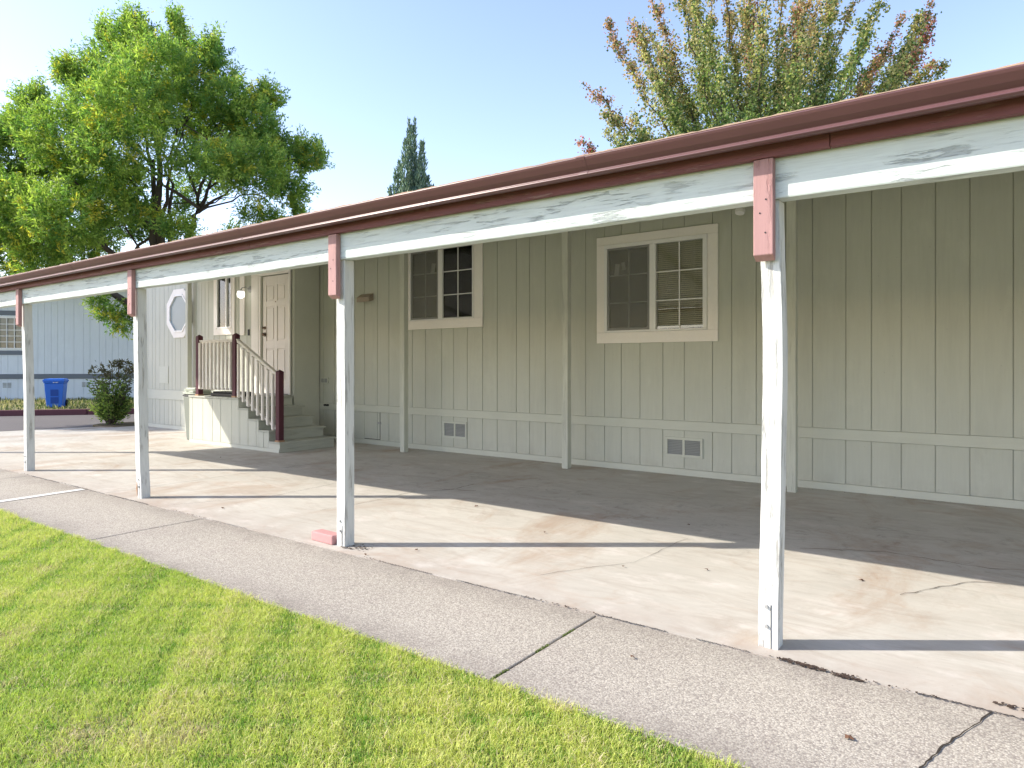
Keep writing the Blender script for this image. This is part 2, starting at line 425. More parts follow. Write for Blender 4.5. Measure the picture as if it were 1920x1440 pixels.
# street, kerb and the verge beyond
W = Vector((.624, .7815, 0)); NN = Vector((.7815, -.624, 0)); K0 = Vector((-21.124, 6.40, 0))
def kp(t, o): p = K0 + W*t + NN*o; return (p.x, p.y)
street = struct(MB().sheet([kp(-60, 0), kp(-60, 9), kp(-6, 9), kp(1.2, 5.0), kp(4.2, 3.6), kp(40, 3.6), kp(40, 0)], -.02).build("street", M['asphalt']))
kb = MB()
for t0 in np.arange(-40, 30, 3.0):
    kb.prism_z([kp(t0+.006, 0), kp(t0+2.994, 0), kp(t0+2.994, -.16), kp(t0+.006, -.16)], -.05, .13)
struct(kb.build("kerb", M['kerb'], bevel=.02))
struct(MB().prism_z([kp(-60, -.165), kp(-60, -60), kp(60, -60), kp(60, -.165)], -.05, .10).build("verge", M['dryground']))
struct(MB().prism_z([(-16.25, 6.75), (-16.0, 6.52), (-15.6, 6.50), (-15.2, 6.62), (-15.2, 7.6), (-16.1, 7.5)], -.05, .016).build("planting_bed", M['soil'], bevel=.012))

# cracks and moss in the slabs
def ribbon(pts, w, z, jit=.012, sub=10):
    mb = MB(); P = []
    for (a, b) in zip(pts[:-1], pts[1:]):
        for k in range(sub): P.append(Vector((a[0] + (b[0]-a[0])*k/sub, a[1] + (b[1]-a[1])*k/sub, 0)))
    P.append(Vector((*pts[-1], 0)))
    d = (P[-1] - P[0]).normalized(); nrm = Vector((-d.y, d.x, 0))
    Lf, Rt = [], []
    for p in P:
        p = p + nrm * random.uniform(-jit, jit); ww = w * random.uniform(.35, 1.2)
        Lf.append(p + nrm*ww/2); Rt.append(p - nrm*ww/2)
    for k in range(len(P)-1):
        i = len(mb.v); mb.v += [(*Lf[k][:2], z), (*Rt[k][:2], z), (*Rt[k+1][:2], z), (*Lf[k+1][:2], z)]; mb.f.append((i, i+1, i+2, i+3))
    return mb
for pts, w in [([(-4.95, 5.05), (-4.7, 5.35), (-4.72, 5.75)], .012), ([(-4.78, 5.33), (-4.45, 5.45)], .01), ([(-4.95, 5.05), (-4.9, 4.5), (-4.98, 3.9)], .005),
               ([(-2.35, 3.5), (-2.0, 4.1), (-1.95, 4.9)], .004), ([(-.5, 4.4), (-.2, 4.9), (.2, 5.1)], .006),
               ([(-1.2, 5.1), (-.7, 5.35), (-.1, 5.3), (.5, 5.6)], .007), ([(-6.3, 3.2), (-5.9, 4.1), (-6.0, 5.2)], .005),
               ([(-9.5, 3.9), (-8.8, 4.5), (-8.7, 5.6)], .005)]:
    ribbon(pts, w, .004).build("crack", M['crackfill'], driveway)
for a_, b_, w_ in ((-9.3, -8.5, .008), (-8.2, -7.4, .006), (-7.3, -6.5, .009), (-5.4, -4.9, .004), (-3.4, -2.9, .006), (-2.7, -2.1, .006), (-1.75, -1.35, .007), (-1.2, -.95, .006), (-.3, .15, .008), (.25, 1.6, .012)):
    ribbon([(a_, 3.122), ((a_+b_)/2, 3.122), (b_, 3.122)], w_, .0035, .004, 40).build("crack", M['crackfill'], driveway)
ribbon([(-.24, 2.5), (-.18, 2.74), (-.05, 3.11)], .007, .004, .004).build("crack", M['crackfill'], pavement)
ms = MB()
for k in range(420):                                    # moss tufts in the near joint
    y = random.uniform(2.23, 3.11); x = -1.73 + random.uniform(-.006, .006); r = random.uniform(.003, .007)
    if noise.noise(Vector((0, y*9, 3))) < .02: continue
    ms.tube([(x, y, -.03), (x + random.uniform(-.004, .004), y, random.uniform(-.002, .006))], [r, r*.5], 5)
tag(ms.build("moss", M['moss']), "green moss growing in the joint across the pavement", "moss", kind='stuff')
lb = MB()
def litter(cx, cy, sx, sy, n, rr=(.004, .014)):
    for k in range(n):
        x = random.gauss(cx, sx); y = random.gauss(cy, sy); r = random.uniform(*rr); a0 = random.uniform(0, 6)
        i = len(lb.v); q = random.randint(4, 6)
        for j in range(q):
            a = a0 + j*2*math.pi/q; lb.v.append((x + math.cos(a)*r*random.uniform(.5, 1.3), y + math.sin(a)*r*random.uniform(.3, 1), .004 + random.uniform(0, .005)))
        lb.f.append(tuple(range(i, i+q)))
litter(-.70, 3.115, .045, .010, 90); litter(-.545, 3.10, .03, .008, 50); litter(-.80, 3.125, .03, .008, 25)
litter(-3.72, 3.27, .05, .03, 70, (.003, .010)); litter(-3.80, 3.21, .03, .02, 20)
for x in np.arange(-9.6, 1.5, .05):
    if noise.noise(Vector((x*1.3, 0, 5))) > .12: litter(x, 3.122, .02, .004, 3, (.003, .009))
litter(.08, 3.2, .08, .012, 40)
for x in np.arange(-7.6, 3, .12): litter(x, 7.60, .05, .02, 1, (.003, .008))
tag(lb.build("leaf_litter", M['debris']), "dark crumbled leaf litter gathered along the slab edge and post feet", "leaf litter", kind='stuff')
struct(MB().sheet([(-7.70, 1.2), (-7.60, 1.2), (-7.78, 3.10), (-7.88, 3.10)], .0045).build("parking_line", M['roadpaint']))
for i in range(1): pass

# single fallen leaves on the slab
proto_leaf = None
leaf_spots = [(-5.75, 3.43), (-3.95, 4.85), (-2.0, 3.95), (-1.55, 4.2), (-.72, 4.55), (-1.05, 3.95), (-9.55, 4.5), (-8.95, 5.3), (-9.9, 3.9), (-3.35, 3.45),
              (-3.55, 3.16), (-2.9, 4.4), (-2.1, 5.3), (.15, 4.15), (-1.35, 2.75), (-.45, 2.6)]
for i, (x, y) in enumerate(leaf_spots):
    mb = MB(); r = random.uniform(.014, .024)
    q = 9; mb.v.append((0, 0, .012))
    for j in range(q):
        a = 2*math.pi*j/q; rr = r*(1 if j % 2 else .6)*random.uniform(.8, 1.2)
        mb.v.append((math.cos(a)*rr, math.sin(a)*rr*.7, random.uniform(.002, .012)))
    for j in range(q): mb.f.append((0, 1 + j, 1 + (j+1) % q))
    o = mb.build("fallen_leaf", M['deadleaf']); o.location = (x, y, .002); o.rotation_euler = (0, 0, random.uniform(0, 6))
    tag(o, "small curled brown fallen leaf lying on the bare slab", "leaf", "dead leaves scattered on the slabs")

# ------------------------------------------------------------------ lawn blades
def lawn():
    def field(x0, x1, y0, y1, dens):
        n = int((x1-x0)*(y1-y0)*dens); return np.column_stack([rng.uniform(x0, x1, n), rng.uniform(y0, y1, n)])
    P = field(-8.2, 1.6, -1.6, 2.26, 33000)
    Xc = P[:, 0]*CR.x + P[:, 1]*CR.y; Z = P[:, 0]*CF.x + P[:, 1]*CF.y
    vis = (Z > 1.9) & (np.abs(Xc/np.maximum(Z, .1)) < .83)
    keep = vis & (rng.random(len(P)) < np.clip(1.25 - (Z-2)*.17, .42, 1))
    V = P[keep]
    O = field(-16, 9, -8, 2.24, 420)
    Xo = O[:, 0]*CR.x + O[:, 1]*CR.y; Zo = O[:, 0]*CF.x + O[:, 1]*CF.y
    O = O[~((Zo > 1.9) & (np.abs(Xo/np.maximum(Zo, .1)) < .83) & (O[:, 0] > -8.2))]
    A = np.vstack([V, O]); near = np.arange(len(A)) < len(V)
    edge = 2.222 + .008*np.sin(A[:, 0]*4.1) + .006*np.sin(A[:, 0]*19.7 + 1) + rng.normal(0, .011, len(A))
    ok = A[:, 1] < edge
    A = A[ok]; near = near[ok]; n = len(A)
    # low frequency patches
    def pn(f, s): return (np.sin(A[:, 0]*f + s) * np.cos(A[:, 1]*f*1.3 + s*2) + np.sin((A[:, 0] + A[:, 1])*f*.7 + s*3) + .6*np.sin((A[:, 0]*1.7 - A[:, 1]*2.1)*f + s))/2.6
    p1 = pn(1.7, .4) ; p2 = pn(5.3, 2.1); p3 = pn(13.0, 4.2); p4 = pn(29.0, 1.2)
    h = (.022 + .006*p2 + .006*p3 + .006*p4) * rng.uniform(.4, 1.35, n); h = np.maximum(h, .008)
    h[~near] *= 1.3
    w = np.where(near, rng.uniform(.0018, .0034, n), rng.uniform(.012, .022, n))
    ang = rng.uniform(0, 2*np.pi, n); lean = rng.uniform(.4, 1.7, n)
    la = ang + rng.normal(0, 1.0, n)
    d = np.column_stack([np.cos(la), np.sin(la)])
    sd_ = np.column_stack([np.cos(ang + np.pi/2), np.sin(ang + np.pi/2)])
    v = np.zeros((n, 5, 3)); z0 = np.full(n, -.012)
    v[:, 0, :2] = A - sd_*w[:, None]/2; v[:, 1, :2] = A + sd_*w[:, None]/2
    mid = A + d*(h*lean*.35)[:, None]; tip = A + d*(h*lean*1.0)[:, None]
    v[:, 2, :2] = mid + sd_*w[:, None]*.4; v[:, 3, :2] = mid - sd_*w[:, None]*.4; v[:, 4, :2] = tip
    v[:, 0, 2] = v[:, 1, 2] = z0; v[:, 2, 2] = v[:, 3, 2] = z0 + h*.6 + .004; v[:, 4, 2] = z0 + h*np.clip(1.25 - lean*.35, .5, 1.2) + .004
    green = np.array([.44, .53, .11]); yel = np.array([.70, .68, .22]); dry = np.array([.74, .62, .40]); deep = np.array([.20, .34, .05])
    t = np.clip(.45 + .35*p1 + .3*p2 + rng.normal(0, .25, n), 0, 1)[:, None]
    c = green*(1-t) + yel*t
    dd = (rng.random(n) < np.clip(.13 + .6*(p2*p3 + .25*p4 - .08)*1.5, .07, .65))
    c[dd] = dry * rng.uniform(.7, 1.15, (dd.sum(), 1))
    gg = rng.random(n) < np.clip(.10 - .45*p3 - .35*p4 - .15*p2, 0, .62)
    c[gg] = deep * rng.uniform(.8, 1.4, (gg.sum(), 1))
    # bare, thin spots
    for (bx, by, br) in [(-2.35, 1.28, .10), (-2.62, 1.05, .16), (-.95, 1.45, .05), (-1.25, 1.72, .04), (-3.9, 1.2, .12), (-5.0, 1.75, .1)]:
        q = np.exp(-((A[:, 0]-bx)**2 + (A[:, 1]-by)**2)/(br*br))
        s = rng.random(n) < q*.8
        c[s] = dry*.85; v[s, 2:, 2] -= (h[s]*.35)[:, None]
    loops = np.empty((n, 3, 3), int); b = np.arange(n)*5
    lo = np.empty((n, 10), int)
    lo[:, 0] = b; lo[:, 1] = b+1; lo[:, 2] = b+2; lo[:, 3] = b+3; lo[:, 4] = b+3; lo[:, 5] = b+2; lo[:, 6] = b+4
    lo = lo[:, :7].ravel()
    ls = np.empty((n, 2), int); ls[:, 0] = np.arange(n)*7; ls[:, 1] = np.arange(n)*7 + 4
    o = fast_mesh("grass", v.reshape(-1, 3), lo, ls.ravel(), M['grass'], None, np.repeat(c, 5, axis=0))
    tag(o, "short bright yellow-green mown grass beside the pavement", "grass", kind='stuff')
lawn()

# dry weeds along the neighbour's wall
def weeds():
    n = 16000
    t = rng.uniform(-14, 9, n); o_ = -rng.uniform(.3, 6.0, n)**1.0
    P = np.array([K0.x, K0.y]) + np.outer(t, [W.x, W.y]) + np.outer(o_, [NN.x, NN.y])
    z = np.full(n, .10); pos = np.column_stack([P, z])
    ax = np.column_stack([rng.normal(0, .35, n), rng.normal(0, .35, n), np.ones(n)])
    k = .5 + .5*np.sin(t*1.7) * np.cos(o_*2.1)
    hgt = .05 + .10*k
    cols = np.where((rng.random(n) < .30 + .4*(t < -.2))[:, None], np.array([.42, .36, .22]), np.array([.10, .13, .05])) * rng.uniform(.7, 1.2, (n, 1))
    L = hgt * rng.uniform(.6, 1.4, n)
    o = leaves("weeds", pos, ax, L, .03, cols, M['grass'])
    tag(o, "straggly dry weeds and grass along the foot of the neighbouring house wall", "weeds", kind='stuff')
weeds()

# ------------------------------------------------------------------ the green house
house = empty("house", (-5, 9, 0))
tag(house, "long sage green manufactured home with vertical grooved siding behind the carport", "house")
house.location = (0, 0, 0)
YM, YL = 7.68, 7.12          # main wall plane and the forward bay at the left
GM = [-9.885, -9.709, -9.42, -9.14, -8.90, -8.653, -8.341, -8.073, -7.80, -7.55, -7.265, -6.932, -6.692, -6.429, -6.14, -5.874, -5.54, -5.314, -5.056, -4.70,
      -4.43, -4.154, -3.919, -3.664, -3.364, -3.095, -2.755, -2.534, -2.261, -1.95, -1.678, -1.356, -1.121, -.858, -.571, -.296, .031, .31, .55, .82, 1.12, 1.38,
      1.66, 1.93, 2.24, 2.5, 2.8, 3.1, 3.33, 3.64, 3.9, 4.2, 4.5, 4.78, 5.1, 5.4, 5.66, 6.0, 6.3, 6.6, 6.9, 7.2, 7.5]
GL = [-15.17, -14.98, -14.811, -14.62, -14.494, -14.308, -14.125, -13.944, -13.81, -13.678, -13.475, -13.27, -13.07, -12.877, -12.682, -12.565, -12.433, -12.25,
      -12.05, -11.86, -11.64, -11.42, -11.16, -11.0, -10.7, -10.4, -10.1, -9.885]
def cut(x0, x1, z0, z1, holes):
    rects = [(x0, x1, z0, z1)]
    for (a, b, c, d) in holes:
        nw = []
        for (p, q, r, s) in rects:
            if b <= p or a >= q or d <= r or c >= s: nw.append((p, q, r, s)); continue
            if r < c: nw.append((p, q, r, c))
            if d < s: nw.append((p, q, d, s))
            zc, zd = max(r, c), min(s, d)
            if p < a: nw.append((p, a, zc, zd))
            if b < q: nw.append((b, q, zc, zd))
        rects = nw
    return rects
def siding(gs, z0, z1, Y, holes):
    mb = MB(); g = .0036
    for a, b in zip(gs[:-1], gs[1:]):
        for (p, q, r, s) in cut(a+g, b-g, z0, z1, holes): mb.box(p, q, Y, Y+.010, r, s)
    return mb
holesM = [(-4.13, -2.83, 1.73, 2.80), (-7.56, -6.31, 2.02, 3.07)]
holesL = [(-12.10, -11.63, 2.0, 3.0), (-10.70, -9.93, .78, 2.88)]
ZT = 3.42
siding(GM, .645, ZT, YM, holesM).build("siding", M['siding'], house, bevel=.002, seg=1)
siding(GM, .079, .53, YM, []).build("skirting", M['siding'], house, bevel=.002, seg=1)
siding(GL, .80, ZT, YL, holesL).build("siding", M['siding'], house, bevel=.002, seg=1)
siding(GL, .079, .595, YL, []).build("skirting", M['siding'], house, bevel=.002, seg=1)
wm = MB()
for (p, q, r, s) in cut(-9.96, 7.5, -.03, ZT, holesM): wm.box(p, q, YM+.010, YM+.11, r, s)
for (p, q, r, s) in cut(-15.16, -9.89, -.03, ZT, holesL): wm.box(p, q, YL+.010, YL+.11, r, s)
wm.box(-9.99, -9.89, YL+.111, YM+.009, -.03, ZT)
wm.box(-15.16, -15.06, YL+.111, 14, -.03, ZT)
wm.box(7.4, 7.5, YM+.111, 14, -.03, ZT); wm.box(-15.06, 7.4, 13.9, 14, -.03, ZT)
wm.build("wall", M['siding_gap'], house)
bt = MB(); bt.box(-9.88, 7.5, YM-.014, YM+.009, .532, .642); bt.box(-9.88, 7.5, YM-.012, YM+.009, .0, .075)
bt.box(-15.17, -9.89, YL-.014, YL+.009, .597, .797); bt.box(-15.17, -9.89, YL-.012, YL+.009, .0, .075)
bt.split("belt_board", M['belt'], house, bevel=.004)
cb = MB(); cb.box(-9.886, -9.80, YL+.02, YM-.016, 0, ZT-.01); cb.box(-15.19, -15.172, YL-.02, YL+.09, 0, ZT-.01)
cb.split("corner_board", M['belt'], house, bevel=.004)
rf = MB(); rf.prism_x([(7.05, 3.43), (10.8, 4.25), (14.5, 3.43), (14.5, 3.50), (10.8, 4.36), (7.05, 3.50)], -15.5, 7.8)
rf.build("roof", M['nroof'], house)
rb = MB(); rb.box(-15.05, 7.39, 11, 11.05, 0, 3.3); rb.box(-15.05, 7.39, 7.9, 11, .70, .74)
rb.build("interior", M['dark'], house)

def window(x0, x1, z0, z1, ti, fr, gl, gr_, Y, blinds_left, seed):
    """x0..z1 outer trim; ti trim inner rect; fr frame inner; gl/gr_ left and right glass spans"""
    tr = MB(); a, b, c, d = ti
    tr.box(x0, x1, Y-.024, Y-.001, z0, c); tr.box(x0, x1, Y-.024, Y-.001, d, z1)
    tr.box(x0, a, Y-.024, Y-.001, c+.001, d-.001); tr.box(b, x1, Y-.024, Y-.001, c+.001, d-.001)
    win = tr.build("window", M['cream'], house, bevel=.003)
    f = MB(); y0, y1 = Y-.034, Y+.06
    p, q, r, s = gl[0], gr_[1], fr[0], fr[1]
    f.box(a+.002, b-.002, y0, y1, c+.002, r); f.box(a+.002, b-.002, y0, y1, s, d-.002)
    f.box(a+.002, p, y0, y1, r+.0005, s-.0005); f.box(q, b-.002, y0, y1, r+.0005, s-.0005)
    f.box(gl[1], gr_[0], Y-.026, y1-.002, r+.0005, s-.0005)
    f.build("frame", M['vinyl'], win, bevel=.003)
    sf = MB(); w = .028; ys, ye = Y-.020, Y-.008
    sf.box(gl[0]+.002, gl[1]-.002, ys, ye, r+.002, r+w); sf.box(gl[0]+.002, gl[1]-.002, ys, ye, s-w, s-.002)
    sf.box(gl[0]+.002, gl[0]+w, ys, ye, r+w, s-w); sf.box(gl[1]-w, gl[1]-.002, ys, ye, r+w, s-w)
    sf.build("insect_screen_frame", M['screenframe'], win)
    MB().box(gl[0]+.003, gl[1]-.003, Y+.012, Y+.017, r+.003, s-.003).build("pane", M['glass_screen'], win)
    MB().box(gr_[0]+.003, gr_[1]-.003, Y+.004, Y+.009, r+.003, s-.003).build("pane", M['glass'], win)
    MB().box(gl[0]+w, gl[1]-w, Y-.0135, Y-.0130, r+w, s-w).build("insect_screen", M['mesh'], win)
    mu = MB(); hz = (s-r)/3
    for (u0, u1, yy, wd) in ((gl[0]+w, gl[1]-w, Y+.002, .014), (gr_[0], gr_[1], Y-.004, .013)):
        um = (u0+u1)/2
        mu.box(um-wd/2, um+wd/2, yy, yy+.007, r+.004, s-.004)
        for k in (1, 2):
            for (m0, m1) in ((u0, um-wd/2), (um+wd/2, u1)): mu.box(m0+.001, m1-.001, yy+.0005, yy+.0065, r+k*hz-wd/2, r+k*hz+wd/2)
    mu.build("muntin", M['vinyl'], win)
    bl = MB(); z = r + .02
    spans = [(gr_[0]+.004, gr_[1]-.004)] + ([(gl[0]-.01, gl[1]-.01)] if blinds_left else [])
    while z < s:
        for (u0, u1) in spans: bl.ring_loft([[(u0, Y+.054, z), (u0, Y+.040, z+.0175), (u0, Y+.0415, z+.018), (u0, Y+.0555, z+.0005)], [(u1, Y+.054, z), (u1, Y+.040, z+.0175), (u1, Y+.0415, z+.018), (u1, Y+.0555, z+.0005)]])
        z += .0235
    for (u0, u1) in spans:
        for k in (.2, .8): bl.box(u0+(u1-u0)*k, u0+(u1-u0)*k+.004, Y+.036, Y+.038, r, s)
    bl.build("blind", M['blind'], win)
    return win
wr = window(-4.256, -2.686, 1.577, 2.925, (-4.146, -2.809, 1.712, 2.82), (1.737, 2.772), (-4.106, -3.529), (-3.450, -2.861), YM, False, 1)
for (x, z, w_, h_, a_) in ((-3.985, 2.50, .062, .15, .12), (-3.895, 2.54, .05, .10, -.2)):
    o = MB().box(-w_/2, w_/2, 0, .001, -h_/2, h_/2).build("sticker", M['paper'], wr); o.location = (x, YM+.0105, z); o.rotation_euler = (0, a_, 0)
wl = window(-7.685, -6.126, 1.857, 3.20, (-7.583, -6.289, 1.99, 3.09), (2.008, 3.06), (-7.555, -6.985), (-6.902, -6.313), YM, False, 2)
o = MB().box(-.04, .04, 0, .001, -.08, .08).build("sticker", M['paper'], wl); o.location = (-7.12, YM+.0105, 2.78); o.rotation_euler = (0, .2, 0)
ca = MB().box(-7.30, -7.25, YM+.03, YM+.045, 2.02, 3.05); ca.box(-6.73, -6.69, YM+.03, YM+.045, 2.02, 3.05)
ca.split("curtain_edge", M['cream'], wl)

# narrow window in the left bay
tr = MB(); tr.box(-12.225, -11.528, YL-.024, YL-.001, 1.873, 1.985); tr.box(-12.225, -12.125, YL-.024, YL-.001, 1.986, 3.1); tr.box(-11.62, -11.528, YL-.024, YL-.001, 1.986, 3.1)
wb = tr.build("window", M['cream'], house, bevel=.003)
f = MB(); f.box(-12.123, -12.10, YL-.03, YL+.06, 2.0, 3.1); f.box(-11.645, -11.622, YL-.03, YL+.06, 2.0, 3.1); f.box(-12.099, -11.646, YL-.03, YL+.06, 1.987, 2.02); f.box(-11.83, -11.79, YL-.022, YL+.05, 2.021, 3.1)
f.build("frame", M['vinyl'], wb, bevel=.002)
MB().box(-12.098, -11.832, YL+.004, YL+.009, 2.022, 3.1).build("pane", M['glass'], wb)
MB().box(-11.788, -11.647, YL+.004, YL+.009, 2.022, 3.1).build("pane", M['glass'], wb)
MB().box(-11.352, -11.21, YL-.024, YL-.001, 1.85, 3.1).build("trim_board", M['cream'], house, bevel=.003)
MB().box(-11.11, -11.075, YL-.02, YL-.001, 1.84, 1.95).build("doorbell", M['blackrub'], house, bevel=.004)

# octagon window
def octa(r, cx=-13.504, cz=2.347): return [(cx + r/math.cos(R(22.5))*math.cos(R(22.5+45*k)), cz + r*1.03/math.cos(R(22.5))*math.sin(R(22.5+45*k))) for k in range(8)]
def octring(r0, r1, y0, y1):
    mb = MB(); A, B = octa(r0), octa(r1)
    rings = [[(x, y0, z) for x, z in A], [(x, y0, z) for x, z in B], [(x, y1, z) for x, z in B], [(x, y1, z) for x, z in A]]
    n = 8; i0 = 0
    for r in rings: mb.v += r
    for k in range(4):
        for j in range(n): mb.f.append((k*n+j, k*n+(j+1) % n, ((k+1) % 4)*n+(j+1) % n, ((k+1) % 4)*n+j))
    return mb
wo = octring(.37, .475, YL-.028, YL-.001).build("window", M['cream'], house, bevel=.003)
octring(.335, .368, YL-.040, YL-.001).build("frame", M['vinyl'], wo, bevel=.002)
MB().prism_y(octa(.334), YL-.012, YL-.006).build("pane", M['frost'], wo)

# front door
db = MB(); db.box(-10.985, -10.775, YL-.028, YL-.001, .80, 2.88); db.box(-9.90, -9.86, YL-.028, YL-.001, .80, 2.88); db.box(-10.985, -9.86, YL-.028, YL-.001, 2.882, 2.97)
db.box(-10.773, -10.72, YL-.022, YL-.001, .80, 2.88)
db.split("door_casing", M['cream'], house, bevel=.003)
M['door'] = flat_paint('door_paint', (.80, .75, .70), .03, .45)
dx0, dx1, dz0, dz1 = -10.690, -9.935, .81, 2.868; yd = YL+.012
dm = MB(); dm.box(dx0, dx1, yd+.012, yd+.045, dz0, dz1)
cols_ = [dx0, dx0+.10, dx0+.335, dx0+.42, dx1-.10, dx1]; rows_ = [dz0, dz0+.22, dz0+.78, dz0+.92, dz0+1.52, dz0+1.62, dz0+1.90, dz1]
for (a, b) in ((0, 1), (2, 3), (4, 5)): dm.box(cols_[a], cols_[b], yd, yd+.0115, dz0, dz1)
for (a, b) in ((1, 2), (3, 4)):
    for (r, s) in ((0, 1), (2, 3), (4, 5), (6, 7)): dm.box(cols_[a]+.0005, cols_[b]-.0005, yd+.0005, yd+.0115, rows_[r], rows_[s])
    for (r, s) in ((1, 2), (3, 4), (5, 6)): dm.box(cols_[a]+.028, cols_[b]-.028, yd+.002, yd+.0115, rows_[r]+.028, rows_[s]-.028)
door = dm.build("door", M['door'], house, bevel=.003)
for (z, r_) in ((1.845, .033), (1.962, .026)):
    k = MB(); k.tube([(-10.62, yd-.001, z), (-10.62, yd-.012, z)], [r_*1.1, r_*1.1], 14); k.tube([(-10.62, yd-.013, z), (-10.62, yd-.03, z), (-10.62, yd-.045, z), (-10.62, yd-.06, z)], [r_*.35, r_*.4, r_, r_*.6], 14)
    k.build("knob" if r_ > .03 else "deadbolt", M['bronze'], door, smooth=True)
MB().tube([(-10.31, yd-.001, 2.41), (-10.31, yd-.006, 2.41)], [.012, .01], 10).build("peephole", M['bronze'], door)

# wall lantern by the door
ln = MB(); ln.tube([(-11.05, YL-.001, 2.67), (-11.05, YL-.018, 2.67), (-11.05, YL-.035, 2.67)], [.06, .058, .03], 16)
ln.tube([(-11.05, YL-.036, 2.67), (-11.05, YL-.10, 2.70), (-11.05, YL-.17, 2.68), (-11.05, YL-.19, 2.645)], .009, 8)
ln.tube([(-11.05, YL-.19, 2.644), (-11.05, YL-.19, 2.62)], [.03, .07], 12)
lan = ln.build("lantern", M['steel'], house)
MB().tube([(-11.05, YL-.19, 2.619), (-11.05, YL-.19, 2.57), (-11.05, YL-.19, 2.52), (-11.05, YL-.19, 2.495)], [.055, .068, .06, .02], 14).build("globe", M['lamp'], lan, smooth=True)

# small things fixed to the wall
def louvre(x0, x1, z0, z1, Y, n=9):
    v = MB()
    v.box(x0-.03, x1+.03, Y-.018, Y-.001, z0-.03, z0); v.box(x0-.03, x1+.03, Y-.018, Y-.001, z1, z1+.03)
    v.box(x0-.03, x0, Y-.018, Y-.001, z0+.0005, z1-.0005); v.box(x1, x1+.03, Y-.018, Y-.001, z0+.0005, z1-.0005)
    xm = (x0+x1)/2; v.box(xm-.014, xm+.014, Y-.018, Y-.001, z0+.0005, z1-.0005)
    o = v.build("vent", M['belt'], house, bevel=.002)
    s = MB(); h = (z1-z0)/n
    for (a, b) in ((x0+.001, xm-.015), (xm+.015, x1-.001)):
        s.box(a, b, Y-.003, Y-.0015, z0+.001, z1-.001)
        for k in range(n):
            z = z0 + k*h; s.ring_loft([[(u, Y-.015, z+.003), (u, Y-.004, z+h*.8), (u, Y-.004, z+h*.8-.003), (u, Y-.015, z)] for u in (a, b)])
    s.build("louvre", M['vent'], o)
louvre(-6.865, -6.458, .245, .432, YM); louvre(-3.299, -2.896, .245, .418, YM)
eh = MB(); eh.prism_x([(YM-.001, 2.485), (YM-.10, 2.42), (YM-.10, 2.345), (YM-.09, 2.345), (YM-.001, 2.37)], -8.735, -8.43)
M['hood'] = flat_paint('tan_hood', (.34, .28, .22)); eh.build("exhaust_hood", M['hood'], house, bevel=.004)
ob = MB(); ob.box(-9.985, -9.80, YM-.03, YM-.001, .985, 1.085); 
ob.v = [(x + .24 if x < -9.7 else x, y, z) for x, y, z in ob.v]
obo = ob.build("outlet_box", M['belt'], house, bevel=.004)
oc = MB(); oc.box(-9.73, -9.66, YM-.036, YM-.031, 1.0, 1.07); oc.box(-9.645, -9.575, YM-.036, YM-.031, 1.0, 1.07); oc.split("outlet_cover", M['vent'], obo, bevel=.002)
pst = MB(); 
for x in (-9.62, -9.56): pst.tube([(x, YM-.015, .61), (x, YM-.06, .61)], [.016, .016], 10)
pst.split("pipe_stub", M['blackrub'], house)
hl = MB(); hl.box(-8.280, -8.271, YM-.0035, YM-.001, .08, .53); hl.box(-8.65, -8.28, YM-.0035, YM-.001, .085, .093)
hh = hl.build("skirting_hatch", M['crackfill'], house)
MB().box(-8.33, -8.25, YM-.016, YM-.004, .345, .372).build("latch", M['steel'], hh, bevel=.002)
ap = MB(); x0, x1, z0, z1 = -14.30, -13.95, .93, 1.28
ap.box(x0, x1, YL-.010, YL-.001, z0, z1); ap.build("access_panel", M['belt'], house, bevel=.003)
fl = MB(); fl.tube([(-2.386, YM-.16, 3.12), (-2.386, YM-.16, 3.06), (-2.386, YM-.17, 3.0), (-2.386, YM-.18, 2.97)], [.03, .035, .055, .05], 14); fl.box(-2.40, -2.37, YM-.155, YM-.001, 3.07, 3.10)
fl.build("floodlight", M['vinyl'], house, smooth=False)

# ------------------------------------------------------------------ carport
carport = empty("carport", (0, 0, 0))
tag(carport, "long open carport with leaning white posts, white beam and brown gutter", "carport")
PW = .088
def bent_post(x, lean, bow, kink=None, z1=2.055, notch=False):
    mb = MB(); rings = []; n = 24
    for k in range(n+1):
        t = k/n; z = z1*t
        dx = lean(t) + random.uniform(-.0007, .0007); dy = bow*math.sin(math.pi*t)
        w = PW/2
        e = .0012
        pr = [(-w+e, -w), (w-e, -w), (w, -w+e), (w, w-e), (w-e, w), (-w+e, w), (-w, w-e), (-w, -w+e)]
        if notch and z < .2:
            k2 = 1 - .42*max(0, 1-z/.2); pr = [(a if a > 0 else a*k2, b) for a, b in pr]
        rings.append([(x + dx + a + random.uniform(-.0005, .0005), 3.264 + dy + b + random.uniform(-.0005, .0005), z) for a, b in pr])
    mb.ring_loft(rings)
    return mb.build("post", M['white_z'], carport)
def lerp(pts):
    def f(t):
        for (a, b), (c, d) in zip(pts[:-1], pts[1:]):
            if t <= c: u = (t-a)/(c-a); u = u*u*(3-2*u); return b + (d-b)*u
        return pts[-1][1]
    return f
POSTS = [(-12.70, lerp([(0, 0), (1, -.06)]), .0), (-9.77, lerp([(0, 0), (.3, -.03), (1, -.09)]), .008), (-6.875, lerp([(0, 0), (.22, -.035), (.5, -.06), (1, -.08)]), .0),
         (-3.878, lerp([(0, 0), (1, -.004)]), .0), (-.896, lerp([(0, 0), (.4, .014), (.65, .022), (1, .006)]), .0), (2.06, lerp([(0, 0), (1, .0)]), .0), (4.98, lerp([(0, 0), (1, 0)]), 0)]
BLK = [-12.78, -9.84, -6.935, -3.895, -.899, 2.06, 4.98]
